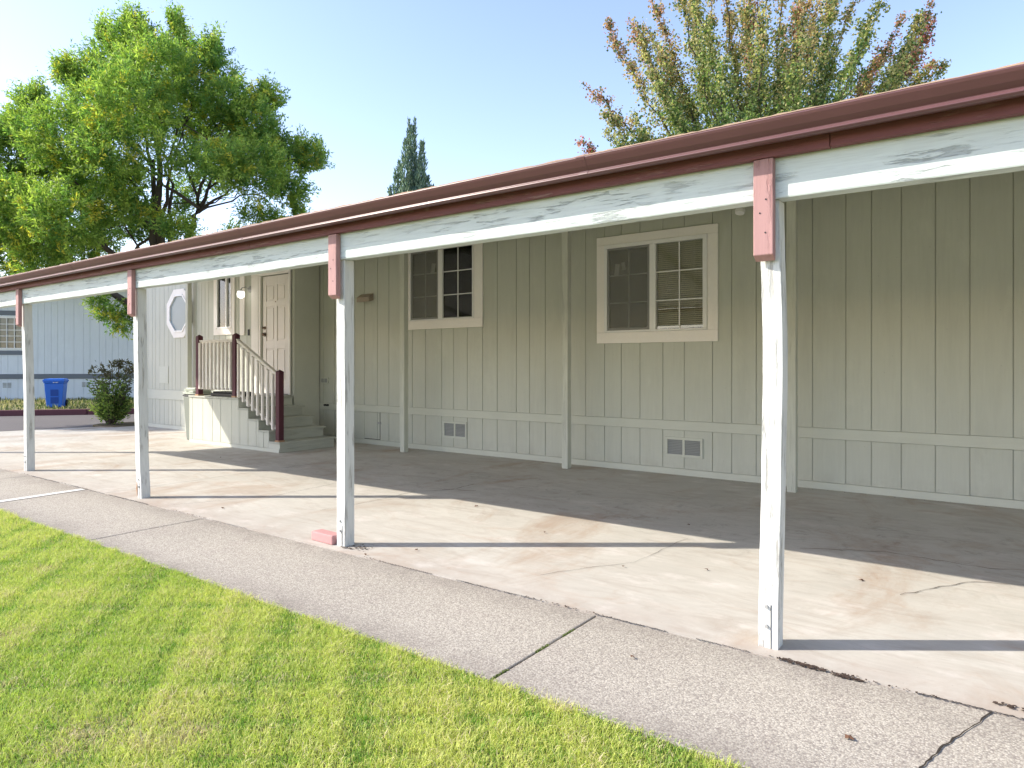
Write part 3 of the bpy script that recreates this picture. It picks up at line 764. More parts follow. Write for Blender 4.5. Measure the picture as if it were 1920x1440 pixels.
for i, (x, ln_, bow) in enumerate(POSTS):
    p = bent_post(x, ln_, bow, notch=(i == 2))
    p['label'] = ["weathered white post beyond the porch", "far left white post with a chipped foot", "white post with a rotted notch at its foot", "white post with the pink painted block at its foot",
                  "nearest white post, bowed, with two bolts near its foot", "white post past the near one", "last white post"][i]
    bm_ = MB()
    for z in ((.10, .19) if i == 4 else (.11, .18)): bm_.tube([(x-.005, 3.219, z), (x-.005, 3.211, z)], [.009, .008], 8)
    bm_.split("bolt", M['steel'], p)
    st_ = MB(); st_.box(x+.013, x+.0155, 3.2172, 3.2195, .0, .20 if i == 4 else .15); st_.build("crevice", M['crackfill'], p)
    if i == 2: MB().tube([(x-.036, 3.225, .02), (x-.040, 3.225, .10), (x-.043, 3.23, .19)], [.010, .014, .006], 6).build("rotten_wood", M['rawwood'], p)
    # block over the beam joint
    b = MB(); xb = BLK[i]; b.prism_x([(3.155, 2.234), (3.155, 1.80), (3.196, 1.775), (3.196, 2.234)], xb-.044, xb+.044)
    bo = b.build("joint_block", M['mauve_z'], carport, bevel=.004)
    nl = MB()
    for (dx, z) in ((.012, 2.05), (-.014, 1.99), (.010, 1.90)): nl.tube([(xb+dx, 3.1545, z), (xb+dx, 3.153, z)], [.004, .004], 6)
    nl.split("nail", M['blackrub'], bo)
ends = [-12.95] + [b for b in BLK[1:-1]] + [6.0]
for a, b in zip(ends[:-1], ends[1:]):
    mb = MB(); n = 30; rings = []
    sag = random.uniform(.002, .008)
    for k in range(n+1):
        t = k/n; x = a + .002 + (b-a-.004)*t; dz = -sag*math.sin(math.pi*t) + random.uniform(-.0008, .0008); dy = random.uniform(-.0008, .0008)
        rings.append([(x, 3.200+dy, 2.0575+dz), (x, 3.197+dy, 2.064+dz), (x, 3.197+dy, 2.30), (x, 3.285, 2.30), (x, 3.285, 2.058+dz)])
    mb.ring_loft(rings).build("beam", M['white_x'], carport)
fa = MB(); 
for a, b in ((-12.97, -9.1), (-9.096, -4.9), (-4.896, -.62), (-.617, 3.4), (3.404, 6.02)): fa.box(a, b, 3.149, 3.190, 2.236, 2.372)
fa.split("fascia", M['mauve_x'], carport, bevel=.003)
prof = [(3.146, 2.366), (3.020, 2.371), (3.017, 2.365), (3.022, 2.353), (3.041, 2.324), (3.059, 2.303), (3.059, 2.298), (3.050, 2.292), (3.048, 2.285), (3.056, 2.278), (3.074, 2.277), (3.146, 2.294)]
gp = MB(); nseg = 60; xs = np.linspace(-12.99, 6.03, nseg+1); rings = []
for x in xs:
    dz = .004*noise.noise(Vector((x*.5, 0, 0))) ; rings.append([(x, y, z + dz) for y, z in prof])
gp.ring_loft(rings); gut = gp.build("gutter", M['gutter'], carport)
b_ = gut.modifiers.new("bevel", 'BEVEL'); b_.width = .002; b_.segments = 2; b_.limit_method = 'ANGLE'; b_.angle_limit = R(25)
for x in (-10.6, -8.0, -4.9, -1.8, 1.3): # lap joints in the gutter
    sj = MB(); rr = [[(xx, y-.0015 if y < 3.14 else y-.002, z) for y, z in prof] for xx in (x, x+.05)]
    sj.ring_loft(rr).build("gutter_joint", M['gutter'], gut)
de = MB(); rings = []
for x in np.linspace(-12.98, 6.02, 700):
    h = .006 + .004*noise.noise(Vector((x*9, 1, 0))) + random.uniform(0, .004)
    rings.append([(x, 3.019+random.uniform(-.001, .001), 2.370), (x, 3.026, 2.370+h), (x, 3.07, 2.375+h), (x, 3.12, 2.369)])
de.ring_loft(rings).build("drip_edge", M['drip'], carport)
def rz(y): return 2.385 + .205*(y-3.15)
rm = MB()
for k, x in enumerate(np.arange(-12.95, 6.0, .4)):
    x1 = min(x+.398, 6.0); rm.ring_loft([[(u, y, z) for y, z in ((3.14, rz(3.14)), (7.66, rz(7.66)), (7.66, rz(7.66)+.05), (3.14, rz(3.14)+.012))] for u in (x, x1)])
rm.split("roof_panel", M['roofmetal'], carport)
hd = MB(); hd.box(-12.95, 6.0, 7.25, 7.34, 3.06, rz(7.3)-.012); hd.build("header", M['post_green'], carport, bevel=.003)
raf = MB()
for x in np.arange(-12.9, 6, 2.93):
    raf.ring_loft([[(u, y, z) for y, z in ((3.29, rz(3.29)-.10), (7.24, rz(7.24)-.06), (7.24, rz(7.24)-.003), (3.29, rz(3.29)-.003))] for u in (x, x+.045)])
raf.split("rafter", M['post_green'], carport)
for x in (-12.99, -7.33, -4.515, -1.80, 1.1, 4.0):
    y = 6.98 if x < -12 else (7.24 if x < -7 else 7.30)
    mb = MB(); mb.box(x-.044, x+.044, y, y+.088, 0, 3.058 if y > 7.1 else 3.05)
    mb.build("wall_post", M['post_green'], carport, bevel=.005)

# painted block at the foot of the post
mb = MB(); mb.prism_z([(-4.195, 3.205), (-3.945, 3.196), (-3.94, 3.29), (-4.185, 3.30)], .0, .068)
br = mb.build("painted_block", M['brick'], bevel=.008, seg=2)
tag(br, "faded pink painted masonry block lying against the foot of a white post", "block")
bpy.context.view_layer.update()

# ------------------------------------------------------------------ porch
porch = empty("porch", (0, 0, 0))
tag(porch, "small sage porch with five steps, cream balusters and maroon newel posts at the front door", "porch")
YP0, YP1 = 6.10, 7.10
SX = [-8.72, -8.99, -9.26, -9.53, -9.80]; RH = .158
XL = -11.24
LZ = .79
gs = [XL, -11.159, -10.833, -10.54, -10.299, -9.981, -9.754, -9.532, -9.316, -9.125, -8.99]
sk = MB()
def topz(x):
    for k, sx in enumerate(SX[1:]):
        if x > sx - 1e-4: return (k+1)*RH - .03
    return LZ - .03
for a, b in zip(gs[:-1], gs[1:]):
    brk = [a] + [s for s in SX if a + .01 < s < b - .01] + [b]
    for p, q in zip(brk[:-1], brk[1:]):
        l = .004 if p == a else 0; r = .004 if q == b else 0
        sk.box(p+l, q-r, YP0, YP0+.012, .055, topz((p+q)/2) - .004)
sk.build("skirt", M['siding'], porch, bevel=.002, seg=1)
co = MB()
tops = [(XL+.002, LZ-.032)]
for k in range(4, 0, -1): tops += [(SX[k]-.002, (k+1)*RH-.032), (SX[k]-.002, k*RH-.032)]
tops += [(SX[0]-.002, RH-.032)]
lp = [(XL+.002, 0.0)] + [(SX[0]-.002, 0.0)] + tops[::-1]
co.prism_y(lp, YP0+.013, YP1-.013).build("stair_body", M['siding'], porch)
ks = MB(); ks.box(XL, SX[0], YP0-.012, YP0-.0005, .0, .053); ks.box(XL-.02, XL-.001, YP0, YP1, 0, LZ-.03); ks.build("base_board", M['belt'], porch, bevel=.002)
ks = MB(); ks.box(SX[1], SX[0], YP0, YP0+.0125, .054, RH-.033); ks.build("skirt_end", M['belt'], porch)
for k in range(5):
    x1 = SX[k]; x0 = SX[k+1] if k < 4 else XL
    st = MB(); zt = (k+1)*RH
    if k < 4:
        st.box(x0+.001, x1+.022, YP0-.016, YP1+.04, zt-.030, zt)
        st.box(x1-.0015, x1+.004, YP0+.002, YP1, zt-RH+.001, zt-.031)
        st.build("step", M['tread'], porch, bevel=.004)
    else:
        bx = XL-.02
        st2 = MB()
        y = YP0-.016
        while y < YP1+.0:
            st2.box(bx, x1+.022, y, min(y+.134, YP1+.0), LZ-.030, LZ); y += .140
        st2.build("deck", M['tread'], porch, bevel=.003)
        MB().box(x1-.0015, x1+.004, YP0+.002, YP1-.002, zt-RH+.001, LZ-.031).build("riser", M['belt'], porch)
MB().box(-10.75, -9.9, 7.02, 7.10, LZ+.001, LZ+.02).build("threshold", M['steel'], porch)
def newel(x, z0, z1):
    mb = MB(); w = .043; y = YP0+.045
    rings = [[(x-w, y-w, z), (x+w, y-w, z), (x+w, y+w, z), (x-w, y+w, z)] for z in (z0+.025, z1-.03)]
    rings.append([(x-.004, y-.004, z1), (x+.004, y-.004, z1), (x+.004, y+.004, z1), (x-.004, y+.004, z1)])
    mb.ring_loft(rings); o = mb.build("newel_post", M['maroon'], porch, bevel=.004)
    MB().box(x-w-.008, x+w+.008, y-w-.008, y+w+.008, z0+.001, z0+.024).build("shim", M['rawwood'], o)
newel(-11.02, LZ, 1.815); newel(-9.93, LZ, 1.815); newel(-8.785, RH, 1.235)
yb = YP0 + .045
# level rail and balusters
rl = MB(); rl.box(-10.976, -9.974, yb-.02, yb+.02, 1.665, 1.70); rl.box(-10.976, -9.974, yb-.03, yb+.03, 1.701, 1.72); rl.box(-10.976, -9.974, yb-.02, yb+.02, .90, .935)
rl.build("handrail", M['cream_wood'], porch, bevel=.003)
for k in range(9):
    x = -10.93 + k*(.91/8); b = MB(); b.box(x-.018, x+.018, yb-.058, yb-.0205, .905, 1.675); b.build("baluster", M['cream_wood'], porch, bevel=.004)
# sloping rail
sl = (1.165-1.705)/(-8.83+9.886)
def zs(x, z): return z + sl*(x+9.886)
sr = MB()
for (za, zb, ya, yc) in ((1.665, 1.70, -.02, .02), (1.702, 1.722, -.03, .03), (.86, .895, -.02, .02)):
    sr.ring_loft([[(x, yb+ya, zs(x, za)), (x, yb+yc, zs(x, za)), (x, yb+yc, zs(x, zb)), (x, yb+ya, zs(x, zb))] for x in (-9.886, -8.83)])
sr.build("handrail", M['cream_wood'], porch, bevel=.003)
for k in range(8):
    x = -9.80 + k*(.90/7); b = MB()
    b.ring_loft([[(x-.018, y, zs(x-.018, z)), (x+.018, y, zs(x+.018, z)), (x+.018, y+.037, zs(x+.018, z)), (x-.018, y+.037, zs(x-.018, z))] for y in (yb-.058,) for z in (.84, 1.675)])
    b.build("baluster", M['cream_wood'], porch, bevel=.004)

# things on and beside the porch
mb = MB(); mb.box(-10.80, -10.05, 6.22, 6.55, LZ+.001, LZ+.05); mb.box(-10.78, -10.07, 6.24, 6.53, LZ+.051, LZ+.075)
tag(mb.build("boot_tray", M['blackrub'], bevel=.01), "low black tray on the porch deck behind the railing", "tray")
bt_ = empty("trash_bin", (-11.46, 6.36, 0)); tag(bt_, "grey-green wheeled bin half hidden at the far end of the porch", "bin")
mb = MB(); rings = []
for z, w in ((.0, .135), (.06, .14), (.74, .175), (.76, .175)): rings.append([(-w, -w*.95, z), (w, -w*.95, z), (w, w*.95, z), (-w, w*.95, z)])
mb.ring_loft(rings).build("body", M['bingreen'], bt_, bevel=.015)
mb = MB(); rings = []
for z, w in ((.761, .185), (.78, .185), (.80, .17)): rings.append([(-w, -w*.95, z), (w, -w*.95, z), (w, w*.95, z), (-w, w*.95, z)])
mb.ring_loft(rings).build("lid", M['blackrub'], bt_, bevel=.01)
for k, (dz, a, w_, h_) in enumerate(((.802, .05, .38, .030), (.833, -.12, .35, .024), (.859, .16, .37, .022), (.883, -.02, .30, .03))):
    mb = MB(); mb.box(-w_/2, w_/2, -.16, .16, 0, h_)
    o = mb.build("folded_cloth", M['paleboard'], bevel=.008); o.location = (-11.43 + .02*k, 6.34, dz); o.rotation_euler = (0, 0, a)
    tag(o, ["pale green folded sheet directly on the dark bin lid, bottom of the pile", "second pale folded sheet up in the pile on the bin", "third pale folded sheet up in the pile on the bin", "small pale folded sheet on top of the pile on the bin"][k], "folded cloth", "folded pale sheets piled on the bin")

# ------------------------------------------------------------------ neighbour's house
ang = math.atan2(W.y, W.x)
nh = empty("neighbor_house", (-27.88, 8.48, 0), ang)
tag(nh, "pale blue-white house with slate grey bands across the street at the left", "house")
s_ = MB(); gx = -9.0; 
while gx < 12: 
    w_ = random.choice((.2, .2, .3)); 
    for (p, q, r, s2) in cut(gx+.004, gx+w_-.004, .16, 4.1, [(-1.4, .62, 1.9, 2.92)]): s_.box(p, q, 0, .012, r, s2)
    gx += w_
s_.build("siding", M['nsiding'], nh)
b_ = MB()
for (p, q, r, s2) in cut(-9, 12.1, .05, 4.1, [(-1.4, .62, 1.9, 2.92)]): b_.box(p, q, .013, .15, r, s2)
b_.box(-9, -8.9, .151, 8, .05, 3.6); b_.box(12, 12.1, .151, 8, .05, 3.6); b_.box(-9, 12.1, 8, 8.1, .05, 3.6)
M['nback'] = flat_paint('neighbour_groove_paint', (.50, .54, .58)); b_.build("wall", M['nback'], nh)
b_ = MB(); b_.box(-9, 12.1, -.02, -.001, .83, 1.0); b_.box(-2.2, .88, -.02, -.001, 3.02, 3.18); b_.box(-2.2, .88, -.02, -.001, 1.66, 1.80)
b_.build("band", M['nband'], nh, bevel=.004)
r_ = MB(); r_.prism_y([(-9.6, 2.6), (4.0, 4.3), (12.6, 3.2), (12.6, 3.35), (4.0, 4.46), (-9.6, 2.75)], -.3, 8.4)
r_.build("roof", M['nroof'], nh)
gb = MB(); gb.box(-9, -8.9, .2, .3, 2.3, 2.6); 
nwf = MB(); nwf.box(-1.46, .70, -.03, -.001, 1.83, 1.90); nwf.box(-1.46, .70, -.03, -.001, 2.92, 2.99); nwf.box(-1.46, -1.4, -.03, -.001, 1.9, 2.92); nwf.box(.62, .70, -.03, -.001, 1.9, 2.92)
nw = nwf.build("window", M['vinyl'], nh)
mb = MB()
for k in range(1, 9): mb.box(-1.4 + k*.2245-.012, -1.4+k*.2245+.012, -.015, -.002, 1.9, 2.92)
for k in range(1, 5):
    z = 1.9 + k*.204
    for j in range(9): mb.box(-1.4+j*.2245+.0125, -1.4+(j+1)*.2245-.0125, -.014, -.003, z-.012, z+.012)
mb.build("muntin", M['vinyl'], nw)
MB().box(-1.4, .62, .02, .025, 1.9, 2.92).build("pane", M['glass'], nw)
M['nblind'] = flat_paint('grey_blind', (.16, .165, .17))
MB().box(-1.4, .62, .08, .09, 1.9, 2.92).build("blind", M['nblind'], nw)
for x in (.05, 2.45):
    v = MB(); 
    for k in range(4): v.box(x, x+.11, -.012, -.001, .54+k*.045, .565+k*.045); v.box(x+.14, x+.25, -.012, -.001, .54+k*.045, .565+k*.045)
    v.build("vent", M['vent'], nh)

# blue recycling cart
bc = empty("recycling_cart", (-21.72, 7.90, .12), ang + .12); bc.scale = (.80, .80, .97); tag(bc, "bright blue wheeled recycling cart standing behind the kerb across the street", "cart")
mb = MB(); rings = []
for z, w, d in ((.0, .23, .25), (.05, .235, .26), (.66, .285, .32), (.70, .29, .325)): rings.append([(-w, -d, z), (w, -d, z), (w, d, z), (-w, d, z)])
mb.ring_loft(rings); mb.box(-.31, .31, -.345, .345, .701, .745)
body = mb.build("body", M['blue'], bc, bevel=.022, seg=3)
mb = MB(); rings = []
for z, w, d in ((.746, .325, .36), (.785, .325, .36), (.825, .29, .32), (.835, .22, .25)): rings.append([(-w, -d, z), (w, -d, z), (w, d, z), (-w, d, z)])
mb.ring_loft(rings); mb.box(-.24, -.19, .36, .42, .74, .79); mb.box(.19, .24, .36, .42, .74, .79); mb.tube([(-.26, .41, .80), (.26, .41, .80)], .015)
mb.build("lid", M['blue'], bc, bevel=.012, seg=3)
mb = MB(); 
for (za, zb) in ((.12, .30), (.335, .52)):
    q = lambda z: -(.26 + (z-.05)*(.06/.61)) - .004
    mb.ring_loft([[(-.10, q(za), za), (.13, q(za), za), (.13, q(zb), zb), (-.10, q(zb), zb)], [(-.10, q(za)-.006, za), (.13, q(za)-.006, za), (.13, q(zb)-.006, zb), (-.10, q(zb)-.006, zb)]])
mb.build("embossed_panel", M['bluedark'], body)
mb = MB(); 
for (a, b) in ((-.02, .03), (.04, .055), (.065, .10), (.11, .135)): mb.box(a, b, -.352, -.3455, .713, .733)
mb.build("marking", M['whitemark'], body)
for sx in (-1, 1):
    mb = MB(); mb.tube([(sx*.24, .30, .10), (sx*.295, .30, .10)], [.11, .11], 18); w_ = mb.build("wheel", M['blackrub'], bc, bevel=.01)

# ------------------------------------------------------------------ trees
def cpos(X, Z, h): p = CR*X + CF*Z; return Vector((p.x, p.y, h))
def limb_points(p0, p1, bend, n=8, wob=.12):
    p0, p1 = Vector(p0), Vector(p1); L = (p1-p0).length; out_ = []
    for k in range(n+1):
        t = k/n; p = p0.lerp(p1, t) + Vector(bend)*math.sin(math.pi*t)
        if 0 < k < n: p += Vector((random.gauss(0, 1), random.gauss(0, 1), random.gauss(0, .6)))*wob*L*.03
        out_.append(p)
    return out_

def spray(lobe_c, lobe_r, n_tw, per, tw_len, updir=.7, squash=.9, outw=.7):
    c = np.array(lobe_c); d = norm(rng.normal(size=(n_tw, 3)))
    rad = lobe_r * rng.uniform(.30, 1.0, n_tw)**.6
    st = c + d*rad[:, None]*np.array([1, 1, squash])
    dirs = norm(d*outw + np.array([0, 0, updir]) + rng.normal(0, .38, (n_tw, 3)))
    t = rng.uniform(0, 1, (n_tw, per)); Ls = tw_len*rng.uniform(.5, 1.3, n_tw)
    p = st[:, None, :] + dirs[:, None, :]*(t*Ls[:, None])[..., None] + rng.normal(0, .035, (n_tw, per, 3))
    ax = dirs[:, None, :]*.6 + rng.normal(0, .6, (n_tw, per, 3)) + np.array([0, 0, -.15])
    return p.reshape(-1, 3), ax.reshape(-1, 3), t.reshape(-1), np.repeat(np.arange(n_tw), per)

def ash():
    base = cpos(-9.9, 19, 0)
    root = empty("ash_tree", base); tag(root, "broad green and yellow ash tree with dark stems left of the house", "tree")
    px = .0149
    def P(x, y, dz=0):
        if x > -65: q = (19+dz)/19; v = CR*((x-960)*px*q + 9.9) + CF*dz; return Vector((v.x, v.y, 1.3 + (685-y)*px*q))
        v = CR*((x-295)*px) + CF*dz; return Vector((v.x, v.y, 1.3 + (685-y)*px))
    tr = MB(); fork = P(292, 520, 0)
    tr.tube([(0, 0, -.1), (.02, 0, .35), P(293, 620), P(292, 560), fork + Vector((0, 0, .15))], [.36, .27, .24, .25, .18], 14)
    tr.build("trunk", M['bark'], root, smooth=True)
    LOBES = [(255,85,60,0),(300,130,70,-1),(335,95,42,1),(205,120,58,1.2),(150,135,42,.3),(370,150,55,.2),(398,100,26,0),(250,195,85,-1.6),(330,205,72,1.2),(180,205,70,0),(250,190,80,1.8),
             (430,185,48,-.6),(410,245,62,.4),(475,230,58,-.4),(500,185,24,0),(540,290,50,.2),(580,288,24,.5),(480,315,66,-.9),(540,352,34,.3),(420,300,45,-1.8),(480,280,60,1.5),
             (120,260,80,-1.2),(60,235,48,0),(62,190,26,0),(20,290,80,.6),(100,330,80,1.4),(30,390,80,-1),(120,405,75,-1.6),(180,325,62,.6),(200,280,60,-1.8),(20,470,60,1),(80,480,50,-.8),(190,430,45,1.4),
             (-60,350,100,0),(-60,240,70,.5),(-120,420,90,.4),(-130,300,80,.2),(60,420,80,1.5),(150,470,50,.8),(255,390,26,-1),(345,385,22,.8),(470,400,20,.5),(510,405,12,.6),(355,300,26,-1.4),(440,440,18,1.2),(215,375,42,-1),(268,425,30,1),(330,425,26,-1),(400,335,34,1.2),(290,290,44,-1.5),(345,345,26,1.5),(240,330,40,.5)]
    LOBES += [(-150,340,75,-4.1),(-190,270,70,-4.0),(-120,240,70,-4.2),(-160,180,60,-4.0),(-230,340,70,-4.1),(-70,330,60,-4.2),(-90,420,60,-4.1),(-240,220,60,-4.0),(-150,215,55,-4.7),(-150,150,60,-5.0),(-210,140,60,-4.8),(-100,170,50,-4.9)]
    SP = [(262,40,20,0),(245,60,22,.3),(330,42,17,0),(340,60,18,.4),(398,72,16,0),(205,62,17,.2),(190,48,10,.2),(116,118,17,0),(135,125,20,.3),(62,172,16,0),(432,142,15,0),(500,168,14,0),(597,282,14,0),(560,385,15,.3),(12,228,20,0),(240,25,9,0),(325,26,8,.1)]
    limbs = [((292, 520), (288, 300), .28, .10), ((296, 500), (300, 190), .24, .09), ((300, 510), (318, 330), .2, .07), ((318, 480), (316, 300), .14, .05),
             ((305, 525), (372, 390), .22, .12), ((372, 390), (345, 270), .10, .04), ((372, 392), (470, 290), .12, .04), ((372, 392), (420, 240), .11, .04), ((368, 400), (500, 340), .09, .03),
             ((380, 388), (400, 180), .08, .03), ((360, 405), (530, 352), .07, .02), ((288, 540), (160, 440), .22, .12), ((160, 440), (40, 330), .12, .05), ((165, 445), (20, 440), .10, .04),
             ((200, 470), (120, 300), .10, .04), ((288, 330), (230, 190), .11, .04), ((292, 320), (180, 220), .10, .03), ((300, 210), (262, 70), .08, .03), ((300, 220), (335, 80), .07, .02),
             ((290, 400), (200, 300), .09, .03), ((290, 450), (240, 360), .07, .03), ((318, 330), (370, 170), .07, .02), ((372, 400), (440, 370), .05, .02), ((160, 440), (-80, 330), .11, .05),
             ((285, 500), (215, 400), .08, .03), ((430, 330), (560, 300), .06, .02)]
    for i, (a, b, r0, r1) in enumerate(limbs):
        dz = random.uniform(-.9, .9) if i > 3 else random.uniform(-.3, .3)
        pts = limb_points(P(*a), P(b[0], b[1], dz), (random.uniform(-.15,.15), random.uniform(-.15,.15), .12), 7, .7)
        lb_ = MB().tube(pts, list(np.linspace(r0*.46, r1*.50, 8)), 8)
        for (lx, ly, lr, ld) in random.sample(LOBES[:43], 5):
            e = P(lx, ly, ld*.8); s0 = min(pts[3:], key=lambda q: (q-e).length)
            if (s0-e).length < 2.6: lb_.tube(limb_points(s0, e, (0, 0, .1), 5, 1.2), list(np.linspace(r1*.35+.010, .008, 6)), 5)
        lb_.build("limb", M['bark'], root, smooth=True)
    # leaf sprays
    A, X, T, K = [], [], [], []
    for (x, y, r, d) in LOBES:
        c = P(x, y + 9, d*1.1); rr = r*px
        n_tw = int(48 + 210*rr*rr); a, b, t, k = spray(c, rr*.80, n_tw, 30, .42, .75)
        A.append(a); X.append(b); T.append(t); K.append(k + 1000*len(K))
    for (x, y, r, d) in SP:
        c = P(x, y + 26, d); a, b, t, k = spray(c, r*px*.6, 30, 26, .60, 2.2, 1.9, .35)
        A.append(a); X.append(b); T.append(t); K.append(k + 1000*len(K))
    for (x, y, r, d) in [(214,597,20,-1.6),(196,580,14,-1.7),(236,606,16,-1.5),(228,585,18,-1.4),(185,560,10,-1.6)]:
        c = P(x, y, d); a, b, t, k = spray(c, r*px*.9, 24, 18, .25, -.1, .7, .5)
        A.append(a); X.append(b); T.append(t); K.append(k + 1000*len(K))
    A = np.vstack(A); X = np.vstack(X); T = np.concatenate(T); K = np.concatenate(K)
    # keep the airy window round the stems open
    Xc = A @ np.array(CR); Hh = A[:, 2]
    ux = Xc/px + 295; uy = 685 - (Hh-1.3)/px
    gap = (((ux-335)/75)**2 + ((uy-330)/70)**2 < 1) & (rng.random(len(A)) < .5)
    gap |= (((ux-270)/40)**2 + ((uy-285)/40)**2 < 1) & (rng.random(len(A)) < .15)
    gap |= (((ux-430)/80)**2 + ((uy-395)/30)**2 < 1) & (rng.random(len(A)) < .45)
    A, X, T, K = A[~gap], X[~gap], T[~gap], K[~gap]
    n = len(A)
    tw = rng.random(K.max()+1)[K]
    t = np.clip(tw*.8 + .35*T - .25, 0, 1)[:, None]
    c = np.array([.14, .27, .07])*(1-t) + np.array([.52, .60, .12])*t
    yy = rng.random(K.max()+1)[K] > .93
    c[yy] = np.array([.58, .52, .08])
    c *= rng.uniform(.75, 1.2, (n, 1))
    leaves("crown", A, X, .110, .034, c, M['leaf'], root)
    tw_ = MB()
    tw_.tube([P(292, 560, 0), P(262, 580, -.5), P(243, 572, -1.0), P(214, 552, -1.3), P(188, 545, -1.5)], [.16, .13, .11, .08, .05], 8).build("limb", M['bark'], root, smooth=True)
    MB().tube([P(243, 572, -1.0), P(236, 590, -1.4), P(214, 598, -1.6)], [.03, .02, .008], 6).build("limb", M['bark'], root, smooth=True)
ash()

def maple():
    Z0 = 17.; px = Z0/1275
    base = cpos((1432-960)*px, Z0, 0)
    root = empty("maple_tree", base); tag(root, "tall maple turning red at its branch tips behind the carport roof", "tree")
    MB().tube([(0, 0, -.1), (.03, .02, .6), (0, .05, 2.2), (.02, 0, 3.4)], [.30, .22, .19, .15], 12).build("trunk", M['bark'], root, smooth=True)
    def P(x, y, dz=0): v = CR*((x-1432)*px) + CF*dz; return Vector((v.x, v.y, 1.3 + (685-y)*px))
    tips = [(1083,262,0,.8),(1075,290,1,.5),(1100,143,.3,.9),(1115,240,-1.2,.3),(1130,35,0,.8),(1185,8,.6,.9),(1165,95,-1.5,.4),(1215,-45,0,.8),(1150,200,1.6,.2),(1240,-20,1.5,.4),(1275,-95,0,.7),(1260,40,-2,.3),(1320,-60,1.6,.5),
            (1340,-150,-.4,.8),(1385,-60,-2,.7),(1350,40,-2.6,.5),(1405,-185,.4,.6),(1450,-90,2,.9),(1470,-180,-.2,.7),(1440,10,-2.8,.8),(1500,-60,-1.8,.8),(1530,-150,.4,.5),(1540,30,2.2,.3),(1585,-110,0,.4),(1600,0,-1.6,.3),
            (1625,-55,.4,.6),(1655,40,1.4,.3),(1690,60,1.0,1.0),(1668,48,-.6,1.0),(1745,2,0,1.0),(1758,30,.2,.95),(1752,60,.5,.45),(1772,115,0,.3),(1700,150,-1.2,.4),(1640,100,-2,.3),(1210,150,2.2,.2),(1200,220,-2,.15),(1300,120,2.6,.2),
            (1380,100,2.9,.2),(1480,80,2.9,.3),(1560,120,2.6,.2),(1290,200,-2.8,.1),(1400,180,-3.1,.15),(1520,160,-3,.1),(1600,190,-2.4,.2),(1660,200,1.8,.2),(1230,-90,-1,.6),(1310,-10,-.5,.5),(1420,-20,.5,.8),(1570,50,.3,.4),(1180,270,-1,.1),(1240,280,1,.1),
            (1500,10,.8,.7),(1270,100,.5,.35),(1230,80,.3,.5),(1330,60,1,.6),(1370,10,.2,.75),(1465,40,-1,.6),(1540,-20,-.6,.4)]
    A, X, C = [], [], []
    br = MB()
    for i, (tx, ty, dz, red) in enumerate(tips):
        o0 = P(1432 + (tx-1432)*.06, 470 - random.uniform(0, 90) , dz*.1)
        tip = P(tx, ty, dz)
        # curve: outward first, then upward
        mid = Vector((o0.x + (tip.x-o0.x)*.62, o0.y + (tip.y-o0.y)*.62, o0.z + (tip.z-o0.z)*.40))
        pts = []
        for k in range(15):
            t = k/14; p = o0*(1-t)**2 + mid*2*t*(1-t) + tip*t*t
            pts.append(p + Vector((random.gauss(0, .06), random.gauss(0, .06), random.gauss(0, .04))))
        br.tube(pts, list(np.linspace(.04, .005, 15)), 6)
        PT = np.array([list(p) for p in pts]); L = np.linalg.norm(PT[-1]-PT[0])
        n = int(L*380)
        u = rng.uniform(.22, 1.0, n)**.95; idx = u*13.999; i0 = idx.astype(int); fr = (idx-i0)[:, None]
        c0 = PT[i0]*(1-fr) + PT[np.minimum(i0+1, 14)]*fr
        # side shoots: leaves gather on short shoots that point up and out
        ns = int(L*11); su = rng.uniform(.2, .97, ns); bdir = (PT[-1]-PT[4])/np.linalg.norm(PT[-1]-PT[4]); sdir = norm(rng.normal(0, .62, (ns, 3)) + bdir*1.0)
        sid = rng.integers(0, ns, n); 
        useshoot = rng.random(n) < .86
        slen = (1.05*(1-su)**.9 + .10)*rng.uniform(.5, 1.2, ns)
        sp = np.array([PT[min(int(q*14), 13)]*(1-(q*14 % 1)) + PT[min(int(q*14)+1, 14)]*(q*14 % 1) for q in su])
        tt = np.clip(rng.integers(1, 6, n)/5 + rng.normal(0, .05, n), .05, 1.05)
        ps = sp[sid] + sdir[sid]*(slen[sid]*tt)[:, None] + rng.normal(0, .06, (n, 3))
        pos = np.where(useshoot[:, None], ps, c0 + rng.normal(0, .05, (n, 3)))
        uu = np.where(useshoot, su[sid], u)
        A.append(pos); X.append(rng.normal(0, 1, (n, 3)) + np.array([0, 0, -.2]))
        q = np.clip((uu*1.25 - .50) + (red-.5)*1.0 + rng.normal(0, .16, n), 0, 1)[:, None]
        g0 = np.array([.22, .29, .11]); y0 = np.array([.52, .46, .22]); r0 = np.array([.50, .26, .19]); r1 = np.array([.50, .16, .17])
        c = np.where(q < .45, g0 + (y0-g0)*q/.45, y0 + ((r0 if i % 3 else r1) - y0)*(q-.45)/.55)
        dkg = rng.random(n) < .25; c[dkg] = np.array([.09, .16, .06])
        C.append(c*rng.uniform(.7, 1.25, (n, 1)))
    br.build("branch", M['bark'], root, smooth=True)
    A = np.vstack(A); X = np.vstack(X); C = np.vstack(C)
    leaves("crown", A, X, .064, .058, C, M['leaf'], root, .12)
maple()

